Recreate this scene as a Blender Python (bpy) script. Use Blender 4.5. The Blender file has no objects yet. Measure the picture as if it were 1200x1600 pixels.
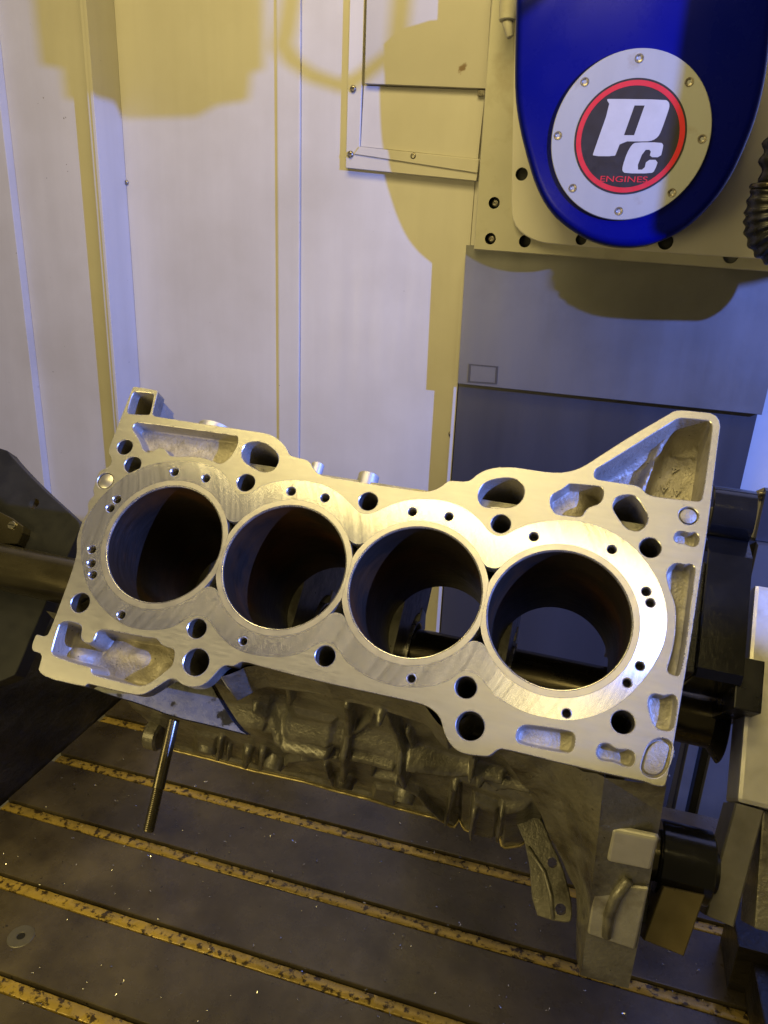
import bpy, bmesh, math, random
import numpy as np
from math import radians, sin, cos, pi
from mathutils import Vector, Matrix
from mathutils.geometry import delaunay_2d_cdt
random.seed(7); rng = np.random.default_rng(7)
SC = bpy.context.scene
COL = SC.collection

# ---------------------------------------------------------------- frame of reference
# All layout numbers are millimetres measured from the lens; OFF moves them so that the
# machine table top is z = 0 and the engine block stands above the origin.
OFF = Vector((0.140, -0.400, 0.700))
def V(x, y, z): return Vector((x, y, z)) * 0.001 + OFF

# ---------------------------------------------------------------- camera
CR = ((0.9566714962, 0.2881735143, 0.0416614208), (0.1334243077, -0.3066940064, -0.9424100703), (-0.2588003138, 0.9071354982, -0.3318547556))
# rows: image right / image down / forward components of world X, Y, Z
right = Vector(CR[0]); down = Vector(CR[1]); fwd = Vector(CR[2])
cam = bpy.data.cameras.new('camera'); camo = bpy.data.objects.new('camera', cam); COL.objects.link(camo)
M = Matrix.Identity(4)
for i in range(3):
    M[i][0] = right[i]; M[i][1] = -down[i]; M[i][2] = -fwd[i]
M.translation = OFF
camo.matrix_world = M
cam.sensor_fit = 'VERTICAL'; cam.sensor_height = 36; cam.sensor_width = 27
cam.lens = 36 * 1155 / 1600
cam.clip_start = 0.02; cam.clip_end = 50
SC.camera = camo

# ---------------------------------------------------------------- light
world = bpy.data.worlds.new('World'); SC.world = world; world.use_nodes = True
bg = world.node_tree.nodes['Background']
bg.inputs[0].default_value = (1.0, 0.80, 0.38, 1); bg.inputs[1].default_value = 0.085

def lamp(name, kind, loc, energy, color, size=0.1, size_y=None, aim=None):
    l = bpy.data.lights.new(name, kind); l.energy = energy; l.color = color
    if kind == 'AREA':
        l.shape = 'RECTANGLE'; l.size = size; l.size_y = size_y or size
    else: l.shadow_soft_size = size
    o = bpy.data.objects.new(name, l); COL.objects.link(o); o.location = loc
    if aim is not None: o.rotation_euler = (aim - loc).to_track_quat('-Z', 'Y').to_euler()
    return o
WARM = (1.0, 0.79, 0.30); BLUE = (0.15, 0.26, 1.0)
lamp('warm_tube_lamp', 'AREA', V(-330, -110, 820), 4.5, WARM, 1.2, 0.07, V(-140, 450, -180))
lamp('warm_ceiling_lamp', 'AREA', V(-260, 330, 850), 9.0, WARM, 0.7, 0.25, V(-250, 900, -100))
lamp('warm_front_fill', 'AREA', V(-620, -180, -170), 3.4, WARM, 0.45, 0.35, V(-60, 450, -420))  # added fill without a known source, brightens the near side casting
lamp('warm_bore_fill', 'AREA', V(30, -150, 290), 0.28, WARM, 0.12, 0.12, V(0, 430, -190))  # added fill aimed down the bores to brighten the shaft, no known source
lamp('cool_work_lamp', 'POINT', V(1000, 0, 290), 180.0, BLUE, 0.008)

SC.view_settings.view_transform = 'Standard'; SC.view_settings.look = 'None'
SC.view_settings.exposure = 0.0; SC.view_settings.gamma = 1.0

# ---------------------------------------------------------------- traced plan data (mm)
T = {"outline":[[-200.23,-111.9],[-199.7,-112.89],[-197.5,-113.37],[-181.45,-112.76],[-179.54,-112.47],[-178.03,-110.86],[-176.18,-94.04],[-174.84,-91.92],[-172.23,-91.58],[-156.63,-91.34],[-146.1,-91.11],[-111.99,-91.04],[-88.78,-91.05],[-80.37,-90.27],[-74.84,-88.08],[-70.93,-85.83],[-66.77,-82.65],[-64.31,-79.74],[-62.3,-77.26],[-59.35,-76.41],[-49.72,-75.79],[-46.06,-73.94],[-41.48,-68.72],[-36.92,-66.26],[-32.09,-65.45],[-12.37,-65.49],[5.54,-65.29],[23.06,-65.4],[35.94,-65.7],[41.28,-67.34],[46.13,-71.17],[48.31,-74.27],[50.08,-75.93],[52.82,-76.37],[61.14,-76.96],[64.23,-78.98],[67.47,-83.76],[73.57,-88.24],[81.4,-90.85],[80.14,-90.2],[88.1,-91.91],[99.03,-91.82],[111.2,-91.66],[120.33,-92.96],[127.79,-96.09],[133.71,-100.61],[144.03,-111.21],[160.24,-126.97],[178.98,-143.76],[181.31,-145.94],[184.41,-146.99],[191.37,-147.5],[209.63,-147.49],[208.95,-123.81],[208.25,-70.62],[207.16,-47.87],[205.66,-5.67],[204.04,25.66],[202.5,55.61],[200.99,78.07],[199.51,79.41],[195.99,79.93],[191.83,79.28],[188.68,79.05],[169.1,79.73],[155.13,79.66],[143.41,79.9],[127.88,79.54],[115.38,79.66],[112.55,79.97],[110.32,81.55],[107.98,84.55],[105.68,85.8],[102.14,86.28],[95.01,87.24],[89.73,86.71],[85.2,84.56],[81.41,80.77],[79.24,77.65],[77.12,73.04],[74.56,69.95],[70.59,67.51],[66.02,65.93],[58.16,65.44],[0.11,66.3],[-42.75,65.18],[-48.15,64.71],[-52.93,65.32],[-55.14,67.55],[-56.92,68.87],[-59.02,69.18],[-61.91,69.39],[-63.73,70.59],[-65.34,72.42],[-67.99,77.71],[-70.85,82.35],[-73.71,84.84],[-76.9,86.34],[-81.07,87.25],[-85.6,87.17],[-89.31,86.09],[-91.68,84.98],[-93.27,84.78],[-95.38,85.24],[-97.27,86.32],[-104.44,93.7],[-108.45,97.27],[-111.66,98.92],[-115.21,99.7],[-119.02,99.86],[-136.09,100.21],[-148.06,100.07],[-150.02,100.36],[-150.79,101.22],[-151.78,102.67],[-188.31,103.21],[-189.31,91.78],[-190.77,89.65],[-192.78,88.92],[-199.67,88.63],[-200.54,78.18],[-198.2,77.7],[-194.61,78.13],[-192.47,77.25],[-190.86,75.17],[-191.46,38.91],[-192.1,27.46],[-193.42,18.33],[-196.87,11.05],[-198.27,4.91],[-198.65,-6.32],[-197.34,-9.48],[-197.12,-12.29],[-198.08,-14.59],[-199.54,-16.81],[-199.5,-20.94],[-197.5,-23.76],[-197.81,-25.37],[-199.45,-27.59],[-200.09,-29.99],[-200.38,-34.98],[-200.85,-39.13],[-200.49,-42.57],[-199.33,-44.12],[-195.09,-46.83],[-193.69,-49.1],[-194.03,-52.12],[-196.17,-55.22],[-198.85,-57.39],[-199.83,-60.7],[-200.12,-66.75]],"insert":[[-195.51,4.42],[-196.39,-4.28],[-195.15,-12.63],[-192.08,-22.18],[-186.51,-32.22],[-177.41,-44.57],[-166.43,-52.21],[-154.57,-57.44],[-142.02,-60.58],[-128.79,-61.47],[-116.87,-60.85],[-107.43,-57.41],[-100.7,-51.97],[-95.85,-47.11],[-92.55,-44.44],[-88.91,-43.13],[-84.2,-43.44],[-80.28,-46.15],[-76.89,-50.54],[-71.08,-54.84],[-78.82,-49.1],[-70.94,-54.39],[-58.19,-59.17],[-43.02,-60.52],[-28.76,-58.9],[-18.45,-54.37],[-11.16,-49.44],[-4.86,-45.17],[-1.59,-43.92],[2.07,-43.94],[6.05,-45.53],[10.93,-49.38],[18.41,-54.43],[27.5,-58.68],[38.39,-61.11],[49.53,-61.93],[61.08,-60.15],[70.23,-55.81],[76.62,-51.09],[81.62,-46.19],[86.05,-44.11],[88.69,-44.29],[92.46,-45.53],[95.92,-48.43],[100.53,-52.39],[109.02,-56.74],[121.47,-60.62],[134.1,-62.53],[147.03,-61.26],[158.89,-57.08],[169.58,-50.76],[179.32,-40.42],[186.49,-29.9],[190.63,-19.06],[192.15,-10.45],[192.08,-0.39],[189.35,11.31],[184.41,23.32],[177.72,34.4],[171.75,41.68],[163.49,48.86],[152.72,54.84],[142.57,57.49],[124.8,58.16],[112.08,54.95],[98.66,49.29],[110.36,55.57],[104.11,51.81],[98.2,46.9],[93.69,43.12],[89.6,41.61],[85.19,41.79],[81.11,43.68],[78.06,47.5],[73.67,50.98],[66.76,54.76],[54.56,58.3],[44.28,59.27],[33.43,58.43],[23.39,56.07],[14.19,52.15],[8.77,47.35],[3.46,43.12],[-2.37,42.31],[-7.41,44.43],[-11.96,48.34],[-17.74,52.91],[-26.59,56.79],[-34.7,58.5],[-44.55,59.49],[-54.87,59.34],[-64.68,56.58],[-73.89,51.53],[-80.39,45.82],[-85.96,42.96],[-92.05,43.18],[-97.37,45.68],[-100.63,49.62],[-105.38,53.71],[-114.85,57.78],[-126.7,59.9],[-138.02,59.62],[-150.95,55.69],[-163.44,49.32],[-175.81,39.72],[-184.04,29.05],[-190.53,17.8]],"holes":[[-187.83,-64.26,5.94,60,0,"bolt"],[-176.4,-51.82,6.34,90,0,"bolt"],[-176.69,51.18,6.78,60,0,"bolt"],[-88.78,51.19,6.42,90,0,"bolt"],[-82.17,71.78,8.59,70,0,"bolt"],[-87.34,-52.2,6.34,90,0,"bolt"],[0.66,-52.96,6.29,90,0,"bolt"],[88.26,-52.39,6.06,90,0,"bolt"],[-0.89,50.71,6.33,90,0,"bolt"],[86.9,50.86,6.31,90,0,"bolt"],[93.58,71.6,8.12,70,0,"bolt"],[177.66,-52.63,6.16,90,0,"bolt"],[175.24,50.91,6.34,90,0,"bolt"],[-142.46,-51.49,2.92,16,1,"bolt"],[-117.48,-50.56,2.86,16,1,"bolt"],[-178.5,-24.46,2.97,16,1,"bolt"],[-181.01,-17.33,2.96,16,1,"bolt"],[-183.13,14.09,2.92,16,1,"bolt"],[-179.51,23.57,2.89,16,1,"bolt"],[-175.35,31.11,2.87,16,1,"bolt"],[-144.14,53.16,2.76,16,1,"bolt"],[-55.57,52.62,2.55,16,1,"bolt"],[-53.54,-51.37,3.0,16,1,"bolt"],[-29.05,-50.59,2.94,16,1,"bolt"],[31.16,-50.89,2.78,16,1,"bolt"],[55.08,-51.59,2.72,16,1,"bolt"],[54.3,52.64,2.55,16,1,"bolt"],[109.52,-47.58,2.83,16,1,"bolt"],[156.16,-47.64,2.71,16,1,"bolt"],[178.54,-25.5,2.61,16,1,"bolt"],[181.65,-19.22,2.59,16,1,"bolt"],[180.35,18.23,2.53,16,1,"bolt"],[174.75,29.04,2.53,16,1,"bolt"],[144.91,52.8,2.57,16,1,"bolt"],[-192.85,-36.54,6.21,1.6,0,"dowel"],[196.91,-76.48,5.65,2.0,0,"plug"]],"pockets":{"boss_window":[[[-196.85,-108.87],[-195.25,-109.45],[-183.39,-109.77],[-181.28,-108.96],[-180.29,-107.29],[-178.02,-93.24],[-178.92,-91.87],[-193.74,-90.66],[-196.13,-91.22],[-196.8,-92.92],[-198.06,-106.33]],60,0.6],"upper_left":[[[-186.52,-83.69],[-184.42,-85.23],[-106.14,-85.94],[-104.13,-84.89],[-103.14,-81.32],[-102.72,-78.03],[-104.3,-70.28],[-106.92,-65.72],[-109.43,-63.35],[-111.73,-62.82],[-119.96,-65.02],[-126.88,-65.61],[-133.5,-65.26],[-147.91,-62.69],[-151.31,-63.52],[-154.45,-66.43],[-157.74,-68.32],[-161.09,-67.98],[-163.6,-65.37],[-165.58,-63.7],[-169.71,-63.07],[-172.81,-64.31],[-174.77,-67.1],[-178.01,-70.94],[-182.12,-74.67],[-185.94,-77.61],[-187.44,-80.55]],11,1.6],"coolant_left":[[[-91.98,-83.0],[-84.96,-84.06],[-79.46,-82.05],[-72.02,-77.73],[-69.07,-73.27],[-68.94,-67.59],[-71.4,-63.64],[-74.91,-62.1],[-79.63,-61.84],[-85.97,-64.08],[-92.78,-66.61],[-96.13,-69.88],[-97.56,-73.81],[-97.38,-78.84],[-95.54,-81.29]],80,0.5],"lower_left":[[[-182.52,65.4],[-179.43,64.78],[-173.59,64.78],[-169.89,65.64],[-168.41,67.96],[-167.91,71.49],[-165.85,74.39],[-162.59,75.88],[-159.06,75.72],[-156.96,73.71],[-156.61,70.62],[-156.65,67.74],[-155.05,65.68],[-150.59,64.62],[-134.59,64.24],[-122.03,63.8],[-115.3,62.84],[-112.72,63.44],[-109.47,65.87],[-106.05,66.7],[-100.59,66.82],[-98.45,68.46],[-97.25,75.12],[-98.02,78.03],[-104.2,86.19],[-108.61,90.82],[-111.64,92.97],[-116.54,94.31],[-129.03,94.29],[-148.08,94.27],[-150.23,93.34],[-151.53,89.85],[-162.81,90.0],[-180.74,88.54],[-182.99,87.58],[-184.31,84.99],[-185.86,69.31],[-184.89,66.91]],26,2.5],"oval_centre":[[[71.46,-65.61],[70.48,-69.17],[70.96,-74.49],[73.39,-78.35],[77.69,-81.16],[82.85,-83.05],[86.82,-83.84],[90.88,-84.04],[95.54,-82.25],[98.72,-78.01],[99.01,-72.44],[97.11,-68.01],[93.62,-64.94],[89.18,-63.45],[77.31,-61.58],[87.9,-63.08],[81.33,-61.97],[76.62,-61.61],[73.61,-63.01]],80,0.5],"pocket_mid":[[[124.78,-85.53],[126.66,-86.13],[137.01,-86.79],[143.44,-87.12],[145.65,-86.02],[146.42,-83.25],[146.5,-78.93],[144.45,-75.28],[140.26,-73.14],[137.99,-71.04],[137.04,-68.73],[136.16,-66.01],[133.75,-64.88],[124.76,-64.47],[120.17,-64.69],[118.11,-66.93],[116.62,-68.84],[115.54,-72.29],[115.59,-75.21],[116.79,-77.61],[122.06,-81.85]],20,1.5],"oval_right":[[[153.55,-78.68],[154.24,-81.09],[156.19,-82.71],[160.41,-84.42],[164.19,-84.47],[167.17,-82.68],[170.61,-78.01],[173.61,-73.59],[174.46,-69.54],[173.32,-65.59],[170.61,-62.48],[168.26,-61.51],[164.52,-61.68],[161.15,-63.73],[157.47,-67.99],[153.66,-72.99],[152.89,-76.0]],80,0.5],"triangle":[[[139.22,-95.98],[139.68,-98.28],[141.64,-100.07],[161.24,-118.8],[182.05,-138.99],[184.41,-140.85],[186.89,-141.51],[200.74,-141.98],[203.29,-141.44],[204.47,-139.5],[204.74,-135.04],[204.38,-115.8],[203.42,-89.17],[202.62,-87.36],[200.76,-86.62],[192.51,-86.36],[183.96,-85.92],[175.29,-85.89],[171.42,-86.96],[169.28,-89.19],[166.55,-90.9],[163.32,-91.53],[156.97,-91.51],[144.11,-91.61],[140.82,-91.96],[139.31,-93.48]],30,2.5],"kidney":[[[191.09,-64.86],[193.39,-65.95],[195.54,-66.06],[198.24,-65.44],[201.12,-66.64],[202.97,-66.01],[204.13,-63.77],[203.81,-59.66],[202.56,-57.82],[200.23,-57.4],[196.53,-58.62],[192.98,-58.25],[191.1,-59.0],[190.02,-61.25]],5,1.6],"long_slot":[[[190.67,-43.87],[192.53,-45.42],[194.86,-45.85],[197.87,-45.35],[200.7,-46.67],[202.78,-45.87],[203.67,-43.92],[203.6,-41.02],[203.42,-19.04],[203.06,5.97],[202.03,18.09],[201.08,19.73],[199.4,19.85],[196.53,19.51],[195.01,18.02],[194.75,15.65],[195.64,11.2],[196.85,1.11],[196.85,-7.62],[196.04,-17.57],[194.3,-22.99],[191.63,-28.29],[189.31,-34.37],[188.55,-38.18],[189.05,-41.18]],8,1.6],"lower_right":[[[187.38,34.06],[188.36,32.66],[190.53,31.83],[192.47,31.99],[194.51,32.14],[197.19,30.84],[199.38,30.35],[201.17,31.38],[201.92,33.21],[202.03,39.62],[201.66,46.65],[201.04,49.1],[199.3,50.41],[195.48,50.94],[192.62,50.21],[190.69,47.99],[189.2,44.84],[187.11,39.45],[186.77,36.57]],6,1.6],"slot_low":[[[121.85,65.41],[124.3,63.95],[133.99,63.0],[147.61,62.01],[150.35,62.79],[151.58,65.13],[151.54,69.5],[150.49,72.86],[147.21,74.14],[135.91,74.7],[122.6,74.81],[120.34,73.22],[119.65,70.36],[120.35,67.18]],5,2.0],"peanut":[[[164.88,65.18],[166.88,64.18],[169.2,63.97],[171.81,65.19],[174.02,65.86],[176.62,65.57],[179.14,64.66],[181.81,65.0],[183.59,66.71],[183.97,69.8],[183.04,72.34],[181.32,73.6],[178.73,73.79],[175.5,73.18],[172.31,72.87],[168.16,73.53],[165.45,73.11],[163.75,70.83],[163.55,67.87]],5,1.8],"slot_plugged":[[[191.8,56.8],[194.73,55.06],[197.77,54.46],[200.67,55.5],[202.26,57.79],[202.56,60.68],[201.81,66.12],[200.56,70.59],[198.59,73.97],[195.56,76.15],[192.03,76.58],[189.03,75.63],[187.4,73.2],[187.29,70.6],[188.09,65.13],[189.57,59.99]],2.2,0.8]},"plug_oval":[[193.44,57.49],[195.4,56.4],[197.99,56.44],[200.21,57.84],[200.75,60.05],[199.76,66.08],[198.81,70.49],[197.27,73.15],[194.88,74.65],[191.82,74.86],[189.43,73.76],[188.58,71.87],[188.9,67.58],[190.26,61.43]],"slivers":[[[-165.86,50.69],[-163.42,52.58],[-159.68,55.23],[-155.69,56.93],[-152.22,57.4],[-155.36,57.74],[-158.73,57.54],[-161.8,56.09],[-164.3,53.64]]],"let4":[[190.6,-119.4,28.0]],"letA":[[184.7,-102.8,28.0],[191.6,-102.1,28.0],[197.3,-101.5,28.0]],"side":{"ribs":[[[[6.1,55.3],[-2.2,109.1],[-14.4,179.4]],4.5,7],[[[33.1,40.2],[36.4,84.9],[37.9,128.1],[39.1,155.5]],4,7],[[[29.0,42.5],[18.7,78.3],[2.2,112.6]],3.5,5],[[[44.0,88.9],[45.1,116.5]],3,4],[[[1.3,131.1],[31.5,130.9]],3.5,5],[[[44.5,123.6],[78.9,129.7],[110.4,130.3]],4,7],[[[-79.9,118.4],[-57.8,137.3],[-19.7,133.1]],5,6],[[[-35.9,46.8],[-44.2,86.2]],4,5],[[[78.5,140.6],[68.3,240.1]],3.5,7],[[[93.8,166.2],[89.0,245.0]],3.5,6],[[[-39.4,139.1],[-12.9,138.8]],3.5,6],[[[90.1,86.1],[89.5,123.6]],4,6],[[[93.4,99.6],[89.4,128.0]],2.5,4],[[[95.3,132.5],[108.7,140.4],[130.6,136.7]],3.5,5],[[[114.2,155.1],[111.9,246.3]],2.5,6],[[[-80.5,218.5],[-63.1,183.0],[-43.8,166.3]],2.5,4],[[[-124.1,174.8],[-148.9,240.9]],3,5],[[[-121.9,191.6],[-136.3,232.4]],2.5,4],[[[-102.2,186.4],[-116.3,227.0]],5,6],[[[-87.2,180.4],[-100.6,224.3]],4,5],[[[-29.5,171.3],[-32.2,224.7]],3,4],[[[30.8,161.6],[47.5,179.7],[64.1,239.1]],2.5,5]],"bosses":[[[-81.5,201.2],9,6,4.2],[[-17.9,202.3],10,6,4.2],[[34.3,202.3],9,5,4.2]],"pads":[[[[14.8,144.2],[33.2,138.3],[27.7,179.2],[8.0,186.2]],-6,1.5],[[[9.3,197.2],[27.4,195.4],[23.5,232.8],[2.5,227.8]],5,2],[[[-46.1,104.9],[-13.6,106.8],[-19.7,133.1],[-57.8,137.3]],4,3],[[[-61.9,96.1],[-48.6,88.6],[-59.1,131.5],[-75.9,138.5]],-5,2],[[[-150.2,179.9],[-129.8,178.2],[-153.1,243.8],[-173.8,240.9]],4,2.5],[[[92.1,153.7],[111.3,162.4],[110.1,241.8],[89.1,255.7]],7,2],[[[114.2,155.1],[132.7,149.4],[135.1,199.9],[133.9,263.1],[125.1,286.3],[114.9,269.4]],11,3],[[[77.2,137.3],[81.6,143.1],[78.1,266.3],[67.3,263.8]],-4,2]]},"rail":[[-207.0,250.8],[-194.3,250.1],[-152.4,246.6],[-116.5,247.3],[-60.3,237.4],[-36.4,240.1],[-0.3,238.1],[22.5,242.8],[61.0,241.0],[74.4,257.8],[78.0,270.5],[87.5,251.3],[126.6,285.5],[139.5,285.0]],"band":[[-87.4,57.9],[-46.3,41.5],[-17.6,36.8],[31.4,38.6],[72.4,42.7]]}
WL = {"cover":[[-134.3,270.2],[-129.7,205.6],[-125.9,160.5],[-119.0,131.5],[-108.1,101.8],[-95.0,71.6],[-79.2,48.4],[-57.4,31.6],[-33.0,19.8],[-6.5,14.5],[18.8,15.5],[42.5,23.2],[63.6,36.6],[80.5,56.1],[93.7,80.6],[101.8,107.7],[107.6,136.2],[109.1,168.0],[106.8,199.0],[104.0,229.1],[99.2,258.6]],"badge_c":[-4.6,118.6],"badge_r":77.7,"badge_top":[[-10.3,193.4],[-0.7,40.5],[68.5,118.7],[-82.3,118.5]],"screws":[[-7.2,184.8],[41.2,164.1],[61.0,115.4],[41.3,67.2],[-6.9,48.9],[-55.3,69.5],[-75.9,118.0],[-55.5,165.6]],"decal_c":[-5.7,117.8],"decal_pts":[[-59.3,117.7],[46.5,117.9],[-13.1,168.3],[2.1,64.5]],"P":[[-32.9,150.0],[-30.2,150.5],[21.8,149.3],[25.2,147.6],[26.7,144.4],[26.4,140.3],[22.5,121.9],[20.3,116.8],[15.8,113.8],[10.3,112.8],[-14.1,113.0],[-17.1,101.7],[-18.1,99.5],[-39.4,99.4],[-39.1,102.8],[-28.7,144.9]],"Phole":[[-5.7,144.5],[3.7,144.4],[-2.3,118.4],[-11.9,118.4]],"C":[[-3.1,110.1],[0.4,112.1],[23.5,112.1],[26.3,110.3],[26.4,106.5],[25.6,98.9],[14.9,98.9],[15.9,105.5],[8.9,105.5],[4.0,87.5],[11.8,87.6],[12.8,96.5],[24.0,96.6],[21.8,86.5],[18.9,84.3],[-5.6,84.0],[-9.0,86.1],[-9.2,90.9],[-6.6,103.0]],"eng":[[-29.1,76.5],[16.4,77.2],[-29.9,82.2]],"mount":[[-174.6,303.2],[-173.5,267.4],[-171.9,7.0],[198.9,-4.3],[146.4,287.2]],"mount_in":[[-148.8,299.4],[-132.5,92.5],[-129.1,51.2],[-124.7,37.3],[-114.6,27.0],[-98.8,19.7],[-79.8,16.2],[90.2,11.1],[181.8,8.9],[136.6,285.2]],"mount_holes":[[-121.2,91.3,8.5],[-45.4,23.0,7.5],[47.5,23.6,10]],"mount_holes2":[[-151.6,60.3,8],[-152.6,20.2,8],[-110.9,18.8,8.5],[119.0,11.6,9.5]],"sheet_up":[[-173.7,6.3],[-172.7,-159.0],[186.2,-163.6],[167.6,0.2]],"sheet_lo":[[-174.6,-160.0],[-170.1,-286.2],[184.2,-241.5],[177.9,-159.4]],"label":[[-168.1,-132.0],[-129.8,-132.2],[-129.3,-155.1],[-167.8,-156.0]],"box_out":[[-355.8,324.9],[-354.9,100.5],[-182.8,87.3],[-182.9,316.3]],"box_pan":[[-334.5,195.6],[-336.5,125.4],[-183.2,112.0],[-180.4,188.7]],"box_up":[[-331.6,307.0],[-331.0,195.4],[-179.0,187.8],[-180.8,300.0]],"wscrews":{"box":[[-347.1,190.5],[-348.5,116.2],[-264.6,114.7]],"wall":[[-694.1,78.0]],"trim":[[-192.5,-236.6]],"right":[[214.0,-273.5]]},"fl_lit_patch":[[178.5,139.5,78.0],[209.0,133.5,73.5],[209.0,171.0,101.0],[180.2,169.7,100.0]],"flrib":[[196.8,131.3,72.0],[192.0,142.3,80.0],[190.3,154.6,89.0],[191.4,167.5,98.5]],"notch":[[673.0,42.8],[693.7,46.2],[636.5,-2.2]],"x_strip":[[-452.9,70.3],[-413.7,71.0]],"cast1":[[185.9,272.5],[185.5,248.8],[175.9,247.4],[172.9,229.5],[146.8,226.4],[130.6,219.3],[70.8,218.2],[56.2,227.5],[18.0,224.7],[-0.9,226.6],[-1.8,247.1],[-20.6,250.0],[-21.7,283.0]],"cast2":[[205.9,270.0],[203.4,264.2],[210.7,254.3],[227.7,244.9],[251.7,237.8]],"lplate":[[-508.5,-129.2],[-492.8,-118.5],[-446.1,-92.4],[-384.8,-62.8],[-377.9,-58.0],[-375.0,-51.1],[-377.7,-12.7],[-382.7,65.0],[-382.9,98.4],[-384.4,111.8],[-435.7,136.0],[-569.7,-128.2]],"lplate_hole":[[-442.1,-70.5]],"lbracket":[[-486.9,-55.4],[-449.0,-46.8],[-432.9,-40.6],[-430.5,-33.7],[-430.9,-20.4],[-466.7,-14.0]],"shelf":[[-184.7,102.2],[-163.1,104.3],[-137.0,104.9],[-110.7,107.8],[-79.1,107.1],[-51.9,107.2],[-62.6,103.3],[-80.1,89.6],[-98.0,73.4],[-181.0,86.6]],"flR":[[203.1,78.0,13],[206.4,91.7,40],[208.8,116.9,65],[210.2,162.6,95],[210.7,197.3,120]],"flL":[[170.5,81.4,13],[173.5,106.9,40],[176.1,127.1,65],[179.4,163.8,95],[181.3,198.0,120]],"coA":[[111.6,81.2,13],[131.3,97.7,60],[150.8,122.8,110],[173.5,153.4,150],[181.6,199.5,128]],"pad":[[180.9,104.5,45],[207.1,103.2,45],[208.0,121.4,66],[182.4,123.0,66]],"brkt":[[121.1,115.1],[138.2,139.4],[148.5,180.1],[161.3,180.9],[174.1,179.6],[176.4,176.0],[173.8,162.4],[163.6,141.5],[154.0,129.4],[142.9,112.1],[129.9,108.2]],"brkt_h":[[156.5,142.4],[167.4,171.9]],"stud":[[-114.3,108.9,60.0],[-107.0,183.1,60.0]],"arm":[[82.6,-132.2],[105.9,-131.3],[117.6,-181.6],[83.0,-173.5],[88.9,-267.0],[113.8,-300.6]],"trun":{"1185,905":[273.6,-94.2],"1145,1240":[268.1,65.2],"1150,1255":[270.7,71.1],"1102,1430":[257.5,146.3],"1143,1448":[274.1,148.8],"1195,1280":[289.6,77.0],"1120,765":[232.3,-150.2],"1190,770":[263.9,-152.7],"1085,1045":[229.6,-10.3],"1140,1120":[255.2,17.7],"1045,1300":[224.4,100.6],"1110,1300":[249.7,94.3],"1105,1400":[251.2,132.7],"1040,1395":[226.4,137.4],"1012,1470":[218.8,167.8],"1068,1485":[240.4,167.3],"1195,1040":[277.4,-24.5],"1185,1115":[275.6,9.9]}}

# ---------------------------------------------------------------- materials
def nt_new(name):
    m = bpy.data.materials.new(name); m.use_nodes = True
    return m, m.node_tree, m.node_tree.nodes['Principled BSDF']
def mat(name, base, rough=0.5, metal=0.0, var=0.15, vscale=20, bump=0.0, bscale=200, stretch=(1, 1, 1),
        dirt_or_glow=None, dscale=8, dlo=0.5, dhi=0.65, coat=0, rvar=0.1, speck=None, spscale=400, splo=0.72, aniso=0, spec=0.5, bdist=0.0006):
    m, t, p = nt_new(name); N = t.nodes; L = t.links
    tc = N.new('ShaderNodeTexCoord'); mp = N.new('ShaderNodeMapping'); mp.inputs['Scale'].default_value = stretch
    L.new(tc.outputs['Object'], mp.inputs[0])
    def noise(sc, det=5, src=mp):
        n = N.new('ShaderNodeTexNoise'); n.inputs['Scale'].default_value = sc; n.inputs['Detail'].default_value = det
        n.inputs['Roughness'].default_value = 0.6
        L.new(src.outputs[0] if src is mp else src.outputs['Object'], n.inputs['Vector']); return n
    def ramp(fac, a, b, ca=(0, 0, 0, 1), cb=(1, 1, 1, 1)):
        r = N.new('ShaderNodeValToRGB'); r.color_ramp.elements[0].position = a; r.color_ramp.elements[1].position = b
        r.color_ramp.elements[0].color = ca; r.color_ramp.elements[1].color = cb
        L.new(fac, r.inputs[0]); return r
    def mix(fac, a, b):
        x = N.new('ShaderNodeMix'); x.data_type = 'RGBA'
        if hasattr(fac, 'links'): L.new(fac, x.inputs[0])
        else: x.inputs[0].default_value = fac
        for s, v in ((x.inputs[6], a), (x.inputs[7], b)):
            if hasattr(v, 'links'): L.new(v, s)
            else: s.default_value = (*v[:3], 1)
        return x.outputs[2]
    n1 = noise(vscale)
    r1 = ramp(n1.outputs[0], 0.3, 0.7)
    c = mix(r1.outputs[0], [v * (1 - var) for v in base], [min(1, v * (1 + var)) for v in base])
    if dirt_or_glow:
        n2 = noise(dscale, 8, tc); r2 = ramp(n2.outputs[0], dlo, dhi); c = mix(r2.outputs[0], c, dirt_or_glow)
    if speck:
        n4 = noise(spscale, 2, tc); r4 = ramp(n4.outputs[0], splo, splo + 0.02); c = mix(r4.outputs[0], c, speck)
    L.new(c, p.inputs['Base Color'])
    n3 = noise(vscale * 2.3)
    rr = N.new('ShaderNodeMapRange'); rr.inputs[3].default_value = max(0.02, rough - rvar); rr.inputs[4].default_value = min(1, rough + rvar)
    rr.inputs[1].default_value = 0.3; rr.inputs[2].default_value = 0.7
    L.new(n3.outputs[0], rr.inputs[0]); L.new(rr.outputs[0], p.inputs['Roughness'])
    p.inputs['Metallic'].default_value = metal
    p.inputs['Specular IOR Level'].default_value = spec
    if coat: p.inputs['Coat Weight'].default_value = coat; p.inputs['Coat Roughness'].default_value = 0.15
    if aniso:
        p.inputs['Anisotropic'].default_value = aniso
        tg = N.new('ShaderNodeTangent'); tg.direction_type = 'RADIAL'; tg.axis = 'Z'
        L.new(tg.outputs[0], p.inputs['Tangent'])
    if bump:
        nb = noise(bscale, 6); b = N.new('ShaderNodeBump'); b.inputs['Strength'].default_value = bump
        b.inputs['Distance'].default_value = bdist
        L.new(nb.outputs[0], b.inputs['Height']); L.new(b.outputs[0], p.inputs['Normal'])
    return m

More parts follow.
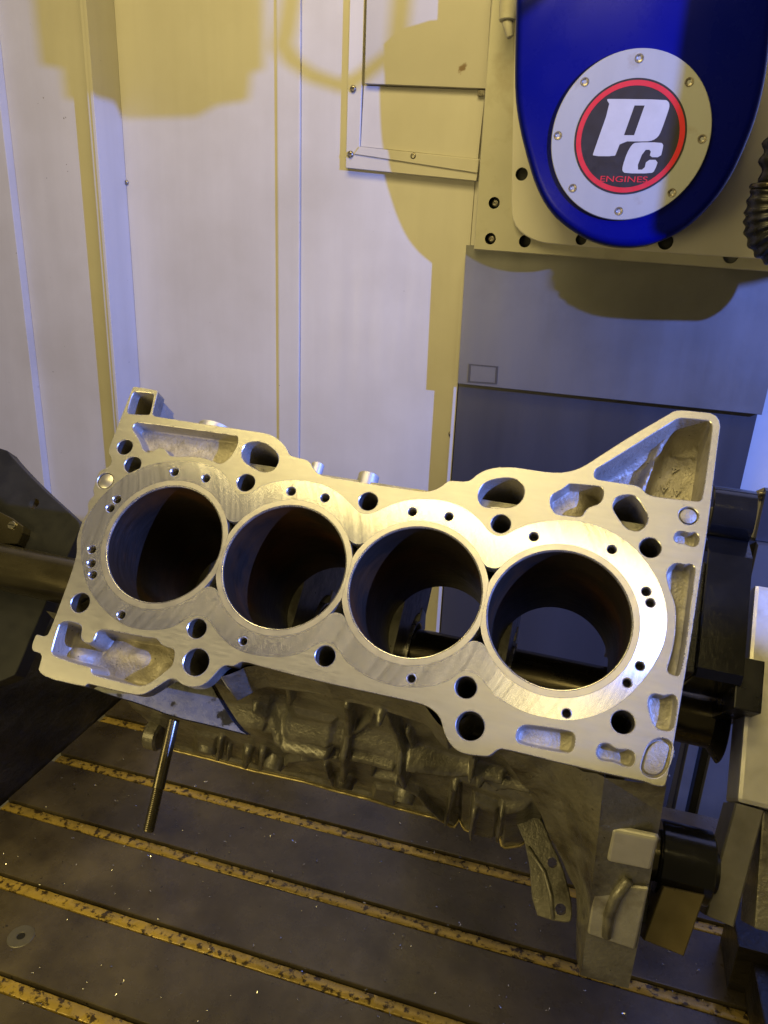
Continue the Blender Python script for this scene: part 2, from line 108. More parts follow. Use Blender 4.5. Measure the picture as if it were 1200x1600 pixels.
MT = {}
MT['deck'] = mat('brushed_deck_aluminium', (0.40, 0.395, 0.37), 0.37, 0.9, 0.05, 40, 0.10, 900, (1, 6, 1), rvar=0.05, dirt_or_glow=(0.40, 0.38, 0.33), dscale=12, dlo=0.5, dhi=0.8, speck=(0.2, 0.18, 0.15), spscale=330, splo=0.78)
MT['chamfer'] = mat('bright_machined_edge', (0.80, 0.78, 0.72), 0.28, 0.9, 0.05, 60)
MT['cast'] = mat('raw_cast_aluminium', (0.33, 0.305, 0.25), 0.50, 0.45, 0.28, 60, 0.9, 420, dirt_or_glow=(0.17, 0.15, 0.11), dscale=30, dlo=0.48, dhi=0.72, speck=(0.05, 0.045, 0.03), spscale=500, splo=0.70, bdist=0.0009)
MT['cast_oily'] = mat('oily_cast_aluminium', (0.20, 0.19, 0.155), 0.36, 0.45, 0.25, 50, 0.8, 260, dirt_or_glow=(0.06, 0.052, 0.038), dscale=26, dlo=0.48, dhi=0.66, speck=(0.03, 0.025, 0.015), spscale=300, splo=0.72, bdist=0.0012, coat=0.5)
MT['pocket'] = mat('pocket_cast_aluminium', (0.28, 0.265, 0.225), 0.5, 0.45, 0.2, 90, 0.8, 600, dirt_or_glow=(0.24, 0.22, 0.17), dscale=60, dlo=0.5, dhi=0.7, bdist=0.0007)
MT['hole'] = mat('drilled_hole_wall', (0.20, 0.19, 0.17), 0.35, 0.8, 0.2, 90, 0.4, 700)
MT['thread'] = mat('threaded_hole_wall', (0.40, 0.38, 0.34), 0.3, 0.9, 0.2, 90, 0.5, 900)
MT['liner'] = mat('grey_iron_liner_rim', (0.47, 0.455, 0.42), 0.36, 0.88, 0.05, 60, 0.08, 900, rvar=0.05)
MT['bore'] = mat('honed_bore_wall', (0.022, 0.016, 0.011), 0.40, 0.3, 0.3, 30, 0.2, 900, (1, 1, 8), dirt_or_glow=(0.10, 0.040, 0.010), dscale=12, dlo=0.5, dhi=0.72)  # brown blotches paint the warm light reflected inside the bores
MT['wall'] = mat('white_painted_sheet', (0.50, 0.48, 0.435), 0.42, 0.0, 0.045, 30, 0.06, 300, (1, 1, 0.07), dirt_or_glow=(0.42, 0.395, 0.34), dscale=5, dlo=0.42, dhi=0.78, rvar=0.06, speck=(0.13, 0.11, 0.08), spscale=150, splo=0.765)
MT['wall_old'] = mat('rust_spotted_grey_panel', (0.40, 0.38, 0.34), 0.5, 0.0, 0.08, 6, 0.06, 300, dirt_or_glow=(0.16, 0.10, 0.05), dscale=26, dlo=0.66, dhi=0.72, speck=(0.11, 0.07, 0.04), spscale=90, splo=0.78)
MT['mount'] = mat('cream_painted_casting', (0.40, 0.385, 0.32), 0.45, 0.0, 0.06, 12, 0.15, 240, dirt_or_glow=(0.28, 0.25, 0.18), dscale=14, dlo=0.55, dhi=0.75, speck=(0.08, 0.07, 0.05), spscale=150, splo=0.79)
MT['mountw'] = mat('white_painted_casting', (0.58, 0.56, 0.50), 0.42, 0.0, 0.05, 12, 0.1, 240, speck=(0.10, 0.08, 0.06), spscale=150, splo=0.80)
MT['sheet'] = mat('stainless_way_cover', (0.17, 0.17, 0.175), 0.42, 0.55, 0.10, 10, 0.1, 500, (1, 1, 0.12), dirt_or_glow=(0.13, 0.13, 0.13), dscale=7, dlo=0.45, dhi=0.7, rvar=0.07, speck=(0.6, 0.6, 0.6), spscale=190, splo=0.80)
MT['sheet2'] = mat('dark_stainless_way_cover', (0.085, 0.085, 0.095), 0.38, 0.6, 0.12, 12, 0.1, 500, (1, 1, 0.1), rvar=0.07, speck=(0.6, 0.6, 0.6), spscale=190, splo=0.80)
MT['blue'] = mat('deep_blue_enamel', (0.001, 0.003, 0.13), 0.28, 0.0, 0.05, 10, 0.05, 400, rvar=0.04, spec=0.15, speck=(0.05, 0.06, 0.12), spscale=260, splo=0.80)
MT['blackpaint'] = mat('black_hose_rubber', (0.012, 0.012, 0.014), 0.30, 0.0, 0.2, 60, 0.7, 300, coat=0.12, spec=0.3)
MT['badge'] = mat('brushed_badge_aluminium', (0.35, 0.36, 0.37), 0.42, 0.25, 0.04, 30, 0.05, 700, (1, 1, 0.1), rvar=0.04, dirt_or_glow=(0.31, 0.30, 0.28), dscale=40, dlo=0.6, dhi=0.7)
MT['decalblack'] = mat('black_decal_vinyl', (0.018, 0.016, 0.022), 0.4, 0, 0.1, 60)
MT['decalred'] = mat('red_decal_vinyl', (0.55, 0.015, 0.03), 0.45, 0, 0.05, 60)
MT['decalwhite'] = mat('white_decal_vinyl', (0.44, 0.435, 0.42), 0.42, 0.1, 0.05, 60)
MT['black_steel'] = mat('blackened_steel', (0.016, 0.016, 0.018), 0.30, 0.4, 0.3, 30, 0.15, 300, rvar=0.1, speck=(0.35, 0.33, 0.3), spscale=170, splo=0.80)
MT['gloss_black'] = mat('glossy_black_oxide', (0.014, 0.014, 0.015), 0.14, 0.5, 0.3, 30, 0.25, 260, rvar=0.06, coat=0.5)
MT['oil_flange'] = mat('oil_stained_flange', (0.16, 0.165, 0.18), 0.30, 0.3, 0.3, 40, 0.4, 200, dirt_or_glow=(0.008, 0.008, 0.01), dscale=45, dlo=0.54, dhi=0.58, coat=0.4)
MT['navy'] = mat('dark_oxide_plate', (0.008, 0.009, 0.015), 0.5, 0.0, 0.2, 20, 0.1, 400, speck=(0.15, 0.15, 0.15), spscale=200, splo=0.80)
MT['shaft'] = mat('oiled_steel_shaft', (0.13, 0.115, 0.08), 0.24, 0.85, 0.25, 20, 0.12, 200, (0.25, 1, 1), dirt_or_glow=(0.07, 0.06, 0.04), dscale=16, dlo=0.45, dhi=0.75)
MT['bright'] = mat('bright_steel', (0.62, 0.60, 0.55), 0.25, 0.95, 0.1, 40, 0.1, 300, dirt_or_glow=(0.2, 0.17, 0.12), dscale=60, dlo=0.55, dhi=0.7)
MT['alu'] = mat('milled_aluminium_block', (0.60, 0.585, 0.53), 0.42, 0.55, 0.10, 30, 0.15, 400, dirt_or_glow=(0.40, 0.38, 0.32), dscale=24, dlo=0.5, dhi=0.7, speck=(0.12, 0.1, 0.08), spscale=140, splo=0.78)
MT['fl_lit_patch'] = mat('lit_patch_cast', (0.40, 0.385, 0.34), 0.42, 0.45, 0.15, 50, 0.6, 400, dirt_or_glow=(0.16, 0.14, 0.10), dscale=26, dlo=0.5, dhi=0.68, bdist=0.0008)  # lighter cast colour that paints the lit patch on the flange
MT['steelgrey'] = mat('dull_grey_steel', (0.20, 0.19, 0.165), 0.42, 0.6, 0.15, 20, 0.12, 300, dirt_or_glow=(0.10, 0.09, 0.07), dscale=14, dlo=0.45, dhi=0.75, speck=(0.04, 0.03, 0.02), spscale=180, splo=0.76)
MT['brass'] = mat('oil_yellowed_steel', (0.15, 0.12, 0.055), 0.36, 0.55, 0.2, 25, 0.1, 300, dirt_or_glow=(0.12, 0.09, 0.04), dscale=18, dlo=0.45, dhi=0.7)
MT['table'] = mat('oily_cast_iron_table', (0.10, 0.082, 0.052), 0.30, 0.1, 0.25, 14, 0.45, 160, dirt_or_glow=(0.034, 0.026, 0.016), dscale=11, dlo=0.40, dhi=0.68, rvar=0.14, speck=(0.03, 0.025, 0.02), spscale=110, splo=0.70, coat=0.35)
MT['strip'] = mat('yellow_worn_slot_strip', (0.44, 0.31, 0.065), 0.26, 0.2, 0.25, 18, 0.5, 200, dirt_or_glow=(0.06, 0.04, 0.014), dscale=130, dlo=0.53, dhi=0.60, rvar=0.12, coat=0.2)
MT['slot'] = mat('grimy_slot_wall', (0.03, 0.024, 0.015), 0.4, 0.3, 0.3, 40, 0.5, 200)
MT['grime'] = mat('grimy_trough_steel', (0.035, 0.029, 0.020), 0.40, 0.3, 0.45, 12, 0.7, 60, (1, 1, 2.5), dirt_or_glow=(0.008, 0.007, 0.006), dscale=10, dlo=0.42, dhi=0.62, coat=0.15, bdist=0.003)
MT['jacket'] = mat('dark_water_jacket', (0.05, 0.045, 0.04), 0.6, 0.2, 0.2, 50)
MT['drop'] = mat('wet_coolant_drop', (0.25, 0.26, 0.28), 0.06, 0.6, 0.05, 30)
MT['rail_edge'] = mat('gold_rail_edge', (0.40, 0.33, 0.16), 0.35, 0.7, 0.3, 120, 0.4, 400)  # gold line along the lower edge of the pan rail
MT['screw'] = mat('dirty_screw_steel', (0.33, 0.30, 0.25), 0.32, 0.8, 0.3, 200, dirt_or_glow=(0.09, 0.07, 0.04), dscale=200)
MT['void'] = mat('black_opening', (0.006, 0.006, 0.006), 0.6, 0, 0.1, 50)
MT['chip'] = mat('bright_swarf', (0.75, 0.73, 0.68), 0.22, 1.0, 0.1, 100)

# the milled band of the deck: cutter marks run across the bores, so the sheen stretches along them
def swirl():
    m, t, p = nt_new('fly_cut_aluminium'); N = t.nodes; L = t.links
    tc = N.new('ShaderNodeTexCoord'); sp = N.new('ShaderNodeSeparateXYZ'); L.new(tc.outputs['Object'], sp.inputs[0])
    def mth(op, a, b=None):
        x = N.new('ShaderNodeMath'); x.operation = op
        for k, v in enumerate((a, b)):
            if v is None: continue
            if hasattr(v, 'links'): L.new(v, x.inputs[k])
            else: x.inputs[k].default_value = v
        return x.outputs[0]
    x, y = sp.outputs[0], sp.outputs[1]
    hs = []
    for sgn in (1, -1):                                   # arcs of a 110 mm cutter, forward and trailing edge
        arc = mth('MULTIPLY', mth('SQRT', mth('SUBTRACT', 0.0121, mth('MULTIPLY', y, y))), sgn)
        cx = mth('SUBTRACT', x, arc)
        cb = N.new('ShaderNodeCombineXYZ'); L.new(mth('MULTIPLY', cx, 420.0), cb.inputs[0]); L.new(mth('MULTIPLY', y, 9.0), cb.inputs[1])
        n = N.new('ShaderNodeTexNoise'); n.inputs['Scale'].default_value = 1.0; n.inputs['Detail'].default_value = 3; n.inputs['Roughness'].default_value = 0.55
        L.new(cb.outputs[0], n.inputs['Vector']); hs.append(n.outputs[0])
    h = mth('ADD', hs[0], mth('MULTIPLY', hs[1], 0.35))
    big = N.new('ShaderNodeTexNoise'); big.inputs['Scale'].default_value = 18; big.inputs['Detail'].default_value = 4; L.new(tc.outputs['Object'], big.inputs['Vector'])
    cr = N.new('ShaderNodeValToRGB'); cr.color_ramp.elements[0].position = 0.45; cr.color_ramp.elements[1].position = 0.9
    cr.color_ramp.elements[0].color = (0.48, 0.475, 0.44, 1); cr.color_ramp.elements[1].color = (0.82, 0.81, 0.76, 1); L.new(h, cr.inputs[0])
    mx = N.new('ShaderNodeMix'); mx.data_type = 'RGBA'; mx.blend_type = 'MULTIPLY'; L.new(mth('MULTIPLY', big.outputs[0], 0.35), mx.inputs[0]); L.new(cr.outputs[0], mx.inputs[6]); mx.inputs[7].default_value = (0.82, 0.82, 0.80, 1)
    sk = N.new('ShaderNodeTexNoise'); sk.inputs['Scale'].default_value = 420; sk.inputs['Detail'].default_value = 2; L.new(tc.outputs['Object'], sk.inputs['Vector'])
    sr = N.new('ShaderNodeValToRGB'); sr.color_ramp.elements[0].position = 0.76; sr.color_ramp.elements[1].position = 0.78; L.new(sk.outputs[0], sr.inputs[0])
    m2 = N.new('ShaderNodeMix'); m2.data_type = 'RGBA'; L.new(sr.outputs[0], m2.inputs[0]); L.new(mx.outputs[2], m2.inputs[6]); m2.inputs[7].default_value = (0.92, 0.91, 0.88, 1)
    L.new(m2.outputs[2], p.inputs['Base Color']); p.inputs['Metallic'].default_value = 0.85
    L.new(mth('ADD', mth('MULTIPLY', hs[0], 0.12), 0.17), p.inputs['Roughness'])
    p.inputs['Anisotropic'].default_value = 0.2
    cv = N.new('ShaderNodeCombineXYZ'); cv.inputs[0].default_value = 0.994; cv.inputs[1].default_value = -0.111
    vt = N.new('ShaderNodeVectorTransform'); vt.vector_type = 'VECTOR'; vt.convert_from = 'OBJECT'; vt.convert_to = 'WORLD'
    L.new(cv.outputs[0], vt.inputs[0]); L.new(vt.outputs[0], p.inputs['Tangent'])
    b = N.new('ShaderNodeBump'); b.inputs['Strength'].default_value = 0.10; b.inputs['Distance'].default_value = 0.0002
    L.new(h, b.inputs['Height']); L.new(b.outputs[0], p.inputs['Normal'])
    # a second, sharper lobe: facets of the individual grooves, tilted only along the feed direction
    wn = N.new('ShaderNodeTexWhiteNoise'); wn.noise_dimensions = '3D'
    sc = N.new('ShaderNodeVectorMath'); sc.operation = 'SCALE'; L.new(tc.outputs['Object'], sc.inputs[0]); sc.inputs[3].default_value = 9000.0
    L.new(sc.outputs[0], wn.inputs['Vector'])
    k = mth('MULTIPLY', mth('SUBTRACT', wn.outputs['Value'], 0.5), 1.1)
    tv = N.new('ShaderNodeVectorMath'); tv.operation = 'SCALE'; L.new(vt.outputs[0], tv.inputs[0]); L.new(k, tv.inputs[3])
    ge = N.new('ShaderNodeNewGeometry'); ad = N.new('ShaderNodeVectorMath'); ad.operation = 'ADD'; L.new(ge.outputs['Normal'], ad.inputs[0]); L.new(tv.outputs[0], ad.inputs[1])
    nn = N.new('ShaderNodeVectorMath'); nn.operation = 'NORMALIZE'; L.new(ad.outputs[0], nn.inputs[0])
    g = N.new('ShaderNodeBsdfAnisotropic'); g.inputs['Color'].default_value = (0.8, 0.78, 0.72, 1)
    g.inputs['Roughness'].default_value = 0.11; g.inputs['Anisotropy'].default_value = 0.0
    L.new(nn.outputs[0], g.inputs['Normal']); L.new(vt.outputs[0], g.inputs['Tangent'])
    ms = N.new('ShaderNodeMixShader'); ms.inputs[0].default_value = 0.32
    out = [n_ for n_ in N if n_.type == 'OUTPUT_MATERIAL'][0]
    L.new(p.outputs[0], ms.inputs[1]); L.new(g.outputs[0], ms.inputs[2]); L.new(ms.outputs[0], out.inputs[0])
    return m
MT['swirl'] = swirl()

# ---------------------------------------------------------------- object helpers
def link(name, me, parent=None, mats=None):
    o = bpy.data.objects.new(name, me); COL.objects.link(o)
    if parent is not None: o.parent = parent
    if mats:
        for m in (mats if isinstance(mats, (list, tuple)) else [mats]): me.materials.append(m)
    return o
def tag(o, label, cat, group=None, kind=None):
    if label: o['label'] = label
    if cat: o['category'] = cat
    if group: o['group'] = group
    if kind: o['kind'] = kind
    return o
def thing(name, label, cat, loc=Vector((0, 0, 0)), group=None, mw=None):
    o = bpy.data.objects.new(name, None); COL.objects.link(o); o.empty_display_size = 0.05
    if mw is not None: o.matrix_world = mw
    else: o.location = loc
    return tag(o, label, cat, group)
def mesh(name, vs, fs, mats, parent=None, smooth=False, mi=None):
    me = bpy.data.meshes.new(name); me.from_pydata([tuple(v) for v in vs], [], fs); me.validate()
    if mi is not None and len(mi) == len(me.polygons): me.polygons.foreach_set('material_index', mi)
    bm = bmesh.new(); bm.from_mesh(me); bmesh.ops.recalc_face_normals(bm, faces=bm.faces); bm.to_mesh(me); bm.free()
    if smooth: me.shade_smooth()
    me.update()
    return link(name, me, parent, mats)
def bmobj(name, bm, mats, parent=None, smooth=False):
    me = bpy.data.meshes.new(name); bmesh.ops.recalc_face_normals(bm, faces=bm.faces); bm.to_mesh(me); bm.free()
    if smooth: me.shade_smooth()
    return link(name, me, parent, mats)
def smooth_angle(o, deg=35):
    me = o.data; me.shade_smooth()
    try: me.set_sharp_from_angle(angle=radians(deg))
    except Exception: pass
    return o
def chaikin(p, n=2):
    p = np.array(p, float)
    for _ in range(n):
        q = np.roll(p, -1, 0); p = np.stack([p * .75 + q * .25, p * .25 + q * .75], 1).reshape(-1, 2)
    return p
def area(p): x, y = p[:, 0], p[:, 1]; return 0.5 * np.sum(x * np.roll(y, -1) - y * np.roll(x, -1))
def ccw(p): return p if area(p) > 0 else p[::-1].copy()
def offset(p, d):                      # d > 0 shrinks a counter-clockwise loop
    p = np.asarray(p, float)
    a = np.roll(p, 1, 0); b = np.roll(p, -1, 0); t = b - a; t /= np.linalg.norm(t, axis=1)[:, None] + 1e-9
    n = np.stack([-t[:, 1], t[:, 0]], 1); return p + n * d
def circ(x, y, r, n=40, ph=0.0):
    a = np.linspace(0, 2 * pi, n, endpoint=False) + ph; return np.stack([x + r * np.cos(a), y + r * np.sin(a)], 1)
def inside(P, loop):
    x, y = P[:, 0][:, None], P[:, 1][:, None]; a = loop; b = np.roll(loop, -1, 0)
    c = ((a[:, 1] > y) != (b[:, 1] > y)) & (x < (b[:, 0] - a[:, 0]) * (y - a[:, 1]) / (b[:, 1] - a[:, 1] + 1e-12) + a[:, 0])
    return c.sum(1) % 2 == 1
def tri(loops, extra=None):            # even-odd fill -> (points, faces)
    vs = []; es = []
    for lp in loops:
        n0 = len(vs); vs += [Vector((float(a), float(b))) for a, b in lp]
        es += [(n0 + i, n0 + (i + 1) % len(lp)) for i in range(len(lp))]
    if extra is not None: vs += [Vector((float(a), float(b))) for a, b in extra]
    ov, oe, of, *_ = delaunay_2d_cdt(vs, es, [], 0, 1e-5)
    P = np.array([(v.x, v.y) for v in ov]); Fc = np.array([f for f in of if len(f) == 3])
    cen = P[Fc].mean(1); k = np.zeros(len(cen), int)
    for lp in loops: k += inside(cen, lp)
    return P, Fc[k % 2 == 1]
class MB:                              # collects pieces, writes one mesh
    def __init__(s): s.v = []; s.f = []; s.m = []
    def add(s, vs, fs, m=0):
        n = len(s.v); s.v += [tuple(v) for v in vs]; s.f += [tuple(int(i) + n for i in f) for f in fs]; s.m += [m] * len(fs)
    def ring(s, a, b, m=0):            # a, b: equally long closed loops of 3D points
        n = len(a); s.add(list(a) + list(b), [(i, (i + 1) % n, n + (i + 1) % n, n + i) for i in range(n)], m)
    def build(s, name, mats, parent=None, smooth=False, deg=None, merge=True):
        me = bpy.data.meshes.new(name); me.from_pydata(s.v, [], s.f)
        me.polygons.foreach_set('material_index', s.m)
        bm = bmesh.new(); bm.from_mesh(me)
        if merge: bmesh.ops.remove_doubles(bm, verts=bm.verts, dist=1e-6)
        bmesh.ops.recalc_face_normals(bm, faces=bm.faces); bm.to_mesh(me); bm.free()
        o = link(name, me, parent, mats)
        if smooth: me.shade_smooth()
        if deg: smooth_angle(o, deg)
        return o
def bx(mb, x0, x1, y0, y1, z0, z1, m=0, ch=0.0):
    """box, with chamfered vertical+horizontal edges when ch > 0"""
    bm = bmesh.new(); bmesh.ops.create_cube(bm, size=1)
    for v in bm.verts: v.co = Vector(((x0 + x1) / 2 + v.co.x * (x1 - x0), (y0 + y1) / 2 + v.co.y * (y1 - y0), (z0 + z1) / 2 + v.co.z * (z1 - z0)))
    if ch: bmesh.ops.bevel(bm, geom=list(bm.edges), offset=ch, segments=2, profile=0.7, affect='EDGES')
    mb.add([v.co[:] for v in bm.verts], [[v.index for v in f.verts] for f in bm.faces], m); bm.free()
def prism(mb, loop, fn0, fn1, m=0, ch=0.0, ms=None, cap1=True, fnb=None):
    """loop (2D ccw) -> solid; fn0/fn1 turn a 2D point into a 3D point on the front / back face; ch = front chamfer (mm) via fnb"""
    lp = ccw(np.array(loop)); top = offset(lp, ch) if ch else lp
    P, Fc = tri([top]); mb.add([fn0(*p) for p in P], Fc, m)
    ms = m if ms is None else ms
    if ch: mb.ring([fn0(*p) for p in top], [fnb(*p) for p in lp], ms); mb.ring([fnb(*p) for p in lp], [fn1(*p) for p in lp], ms)
    else: mb.ring([fn0(*p) for p in lp], [fn1(*p) for p in lp], ms)
    if cap1: P, Fc = tri([lp]); mb.add([fn1(*p) for p in P], Fc, ms)
def cyl(mb, c0, c1, r, n=32, m=0, r1=None, caps=(1, 1), ch=0.0, hole=0.0, mh=None):
    c0 = Vector(c0); c1 = Vector(c1); ax = (c1 - c0); Lh = ax.length; ax.normalize(); r1 = r if r1 is None else r1
    a = ax.orthogonal().normalized(); b = ax.cross(a)
    def ring(c, rr): return [c + a * (rr * cos(2 * pi * i / n)) + b * (rr * sin(2 * pi * i / n)) for i in range(n)]
    rings = []
    if caps[0]: rings += [ring(c0, r - ch), ] if ch else []
    rings += [ring(c0 + ax * ch, r), ring(c1 - ax * ch, r1)]
    if caps[1] and ch: rings += [ring(c1, r1 - ch)]
    for p, q in zip(rings, rings[1:]): mb.ring(p, q, m)
    if caps[0]:
        if hole:
            h0 = ring(c0, hole); h1 = ring(c0 + ax * hole * 1.6, hole); mb.ring(rings[0], h0, m); mb.ring(h0, h1, m if mh is None else mh)
            mb.add(h1, [list(range(n))], m if mh is None else mh)
        else: mb.add(rings[0], [list(range(n))], m)
    if caps[1]: mb.add(rings[-1], [list(range(n))[::-1]], m)
def tube(mb, pts, r, n=10, m=0):
    pts = [Vector(p) for p in pts]; prev = None; nn = None
    for i, p in enumerate(pts):
        t = (pts[min(i + 1, len(pts) - 1)] - pts[max(i - 1, 0)]).normalized()
        nn = t.orthogonal().normalized() if nn is None else (nn - t * nn.dot(t)).normalized()
        b = t.cross(nn); rr = r[i] if hasattr(r, '__len__') else r
        ring = [p + nn * (rr * cos(2 * pi * k / n)) + b * (rr * sin(2 * pi * k / n)) for k in range(n)]
        if prev: mb.ring(prev, ring, m)
        else: mb.add(ring, [list(range(n))], m)
        prev = ring
    mb.add(prev, [list(range(n))], m)
mm = 0.001
def WY(y):                              # plan point (x, z) in mm on the vertical plane y
    return lambda x, z: V(x, y, z)

# ================================================================= THE MACHINE ENCLOSURE
def wallbox(name, X0, X1, y0, y1, z0, z1, m, parent, ch=0.0008):
    mb = MB(); a = V(X0, y0, z0); b = V(X1, y1, z1); bx(mb, a.x, b.x, a.y, b.y, a.z, b.z, 0, ch); return mb.build(name, m, parent)
def screw(parent, x, y, z, r=4.0, name='screw', n=14):
    mb = MB(); c = V(x, y, z); y_ = Vector((0, -1, 0))
    prof = [(r, 0), (r, 0.8), (r * 0.85, 1.8), (r * 0.55, 2.4)]
    rings = [[c + Vector((rr * mm * cos(2 * pi * i / n), -h * mm, rr * mm * sin(2 * pi * i / n))) for i in range(n)] for rr, h in prof]
    hx = [c + Vector((r * .42 * mm * cos(2 * pi * i / n), -2.4 * mm, r * .42 * mm * sin(2 * pi * i / n))) for i in range(n)]
    hb = [c + Vector((r * .36 * mm * cos(2 * pi * i / n), -0.6 * mm, r * .36 * mm * sin(2 * pi * i / n))) for i in range(n)]
    seq = rings + [hx, hb]
    for p, q in zip(seq, seq[1:]): mb.ring(p, q, 0)
    mb.add(hb, [list(range(n))], 0)
    return mb.build(name, MT['screw'], parent, deg=40)

wall = thing('back_wall', None, None); wall['kind'] = 'structure'
Z0, Z1 = -930, 900
wallbox('wall_panel', -691, -454, 1000, 1012, Z0, Z1, MT['wall'], wall)
wallbox('seam_strip', -453.7, -421, 996, 1012, Z0, Z1, MT['wall'], wall, 0.002)
wallbox('wall_panel', -420.7, -186, 1000, 1012, Z0, Z1, MT['wall'], wall)
wallbox('wall_panel', -185.7, 700, 1001, 1012, Z0, Z1, MT['wall'], wall)
for q in WL['wscrews']['wall']: screw(wall, q[0] + 4, 999.5, q[1], 3.4)
for q in WL['wscrews']['trim']: screw(wall, q[0], 999.5, q[1], 4.0)
for q in WL['wscrews']['right']: screw(wall, q[0], 1000.5, q[1], 6.0)
# narrow drip edge between wall and way covers
wallbox('edge_trim', -189, -183.4, 974, 999.8, Z0, 5, MT['wall'], wall, 0.001)

post = thing('corner_post', None, None); post['kind'] = 'structure'
wallbox('post_body', -696, -691.3, 941, 1012, Z0, Z1, MT['wall'], post)
wallbox('post_flange', -703, -696.3, 943.5, 964, Z0, Z1, MT['wall'], post, 0.001)
lw = thing('left_wall', None, None); lw['kind'] = 'structure'
wallbox('wall_panel', -850, -703.3, 964, 998, Z0, Z1, MT['wall'], lw)
wallbox('wall_panel', -1500, -850.3, 950, 998, Z0, Z1, MT['wall'], lw)

# grey shallow box cover on the wall
box = thing('wall_junction_cover', 'shallow painted cover box on the wall, grey spotted plate over a cream one', 'cover panel', V(-270, 990, 200))
def PW(name, loop, y0, y1, m, parent, ch=0.6, inv=None):
    mb = MB(); o = parent.location
    prism(mb, loop, lambda x, z: V(x, y0, z) - o, lambda x, z: V(x, y1, z) - o, 0, ch, None, True, lambda x, z: V(x, y0 + ch, z) - o)
    return mb.build(name, m, parent)
bo = WL['box_out']
pan = WL['box_pan']; up = WL['box_up']
# frame as four strips round the recess
ox0, oz0 = bo[1]; ox1, oz1 = bo[2]; topz = 420
PW('frame_side', [(ox0, oz0), (pan[1][0], pan[1][1] - 0), (pan[0][0], topz), (ox0 + 1, topz)], 991, 999.6, MT['wall'], box)
PW('frame_lip', [(ox0 + .4, oz0 - .2), (ox1, oz1), (pan[2][0] + 3, pan[2][1]), (pan[1][0] + .3, pan[1][1] - .4)], 990.6, 999.6, MT['wall'], box)
PW('lip_fold', [(pan[1][0] - 6, pan[1][1] - 9), (ox1 + 1, oz1 + 9), (pan[2][0] + 2, pan[2][1] - 1), (pan[1][0] + .5, pan[1][1] - .4)], 988.7, 990.5, MT['wall'], box, 0.4)
PW('lower_plate', [(a, b) for a, b in [(pan[1][0] + .2, pan[1][1] + .2), (pan[2][0], pan[2][1] + .2), (pan[3][0], pan[3][1] - 1), (pan[0][0] + .2, pan[0][1] - 1)]], 994, 999.7, MT['wall'], box)
PW('upper_plate', up, 987, 999.5, MT['wall_old'], box)
PW('plate_clip', [(up[2][0] - 10, up[2][1] - 7), (up[2][0] - 1, up[2][1] - 7), (up[2][0] - 1, up[2][1] - .5), (up[2][0] - 10, up[2][1] - .5)], 989, 993, MT['screw'], box)
for q in WL['wscrews']['box']:
    s_ = screw(box, q[0], 990.4, q[1], 4.2); s_.location = -box.location

# stainless way covers
wc = thing('way_cover', 'stainless sheet way covers below the blue housing, upper sheet lapping the darker lower one', 'way cover', V(0, 960, -180))
a = WL['sheet_up']
PW('upper_sheet', [(-183.2, 12), (-181, a[1][1]), (a[2][0], a[2][1]), (a[2][0] + 4, 12)], 958, 970, MT['sheet'], wc, 0.8)
PW('lower_sheet', [(-182, -160), (-180, -930), (170, -930), (184, -160)], 971, 990, MT['sheet2'], wc, 0.8)
lb = WL['label']
lc = np.array(lb).mean(0)
def frame_loop(mb, outer, inner, y0, y1, o):
    A = ccw(np.array(outer)); B = ccw(np.array(inner))
    P, Fc = tri([A, B]); mb.add([V(x, y0, z) - o for x, z in P], Fc, 0)
    for lp in (A, B): mb.ring([V(x, y0, z) - o for x, z in lp], [V(x, y1, z) - o for x, z in lp], 0)
mb = MB(); frame_loop(mb, lb, [lc + (np.array(q) - lc) * 0.86 for q in lb], 957.2, 958, wc.location); mb.build('label_frame', MT['sheet2'], wc)
PW('label_plate', [list(lc + (np.array(q) - lc) * 0.84) for q in lb], 957.6, 958, MT['sheet'], wc, 0.1)
# lower right: drip channel next to the lower sheet and the grey column behind the trunnion
ch_ = thing('drip_channel', 'streaked vertical channel to the right of the lower dark way cover', 'channel', V(200, 980, -400))
PW('channel_web', [(186, -930), (200, -930), (200, -330), (186, -330)], 975, 1000, MT['sheet'], ch_, 0.6)
PW('channel_groove', [(200.3, -930), (216, -930), (216, -330), (200.3, -330)], 985, 1000, MT['void'], ch_, 0.3)
PW('channel_flange', [(216.3, -930), (290, -930), (290, -330), (216.3, -330)], 972, 1000, MT['sheet'], ch_, 0.6)
rp = thing('cover_band', 'dark lower panel on the wall right of the black locating post', 'panel', V(400, 990, -300))
PW('band_sheet', [(215, -329), (600, -329), (600, -262), (215, -262)], 985, 1000, MT['sheet2'], rp, 0.6)
PW('band_lower', [(290.5, -930), (600, -930), (600, -330), (290.5, -330)], 985, 1000, MT['sheet2'], rp, 0.6)

# ----------------------------------------------------------------- spindle mount plate and blue housing
mp_ = thing('spindle_mount_plate', 'cream painted mounting plate with black bolt holes behind the blue housing', 'machine plate', V(40, 950, 150))
def plate_with_holes(name, loop, holes, y0, y1, m, parent, ch=1.2, hd=14):
    o = parent.location; mb = MB(); lp = ccw(np.array(loop)); top = offset(lp, ch)
    hl = [circ(h[0], h[1], h[2] * 0.83, 28) for h in holes]
    P, Fc = tri([top] + hl); mb.add([V(x, y0, z) - o for x, z in P], Fc, 0)
    mb.ring([V(x, y0, z) - o for x, z in top], [V(x, y0 + ch, z) - o for x, z in lp], 0)
    mb.ring([V(x, y0 + ch, z) - o for x, z in lp], [V(x, y1, z) - o for x, z in lp], 0)
    for h in hl:
        mb.ring([V(x, y0, z) - o for x, z in h], [V(x, y0 + hd, z) - o for x, z in h], 1)
        mb.add([V(x, y0 + hd, z) - o for x, z in h], [list(range(len(h)))], 1)
    return mb.build(name, [m, MT['void']], parent)
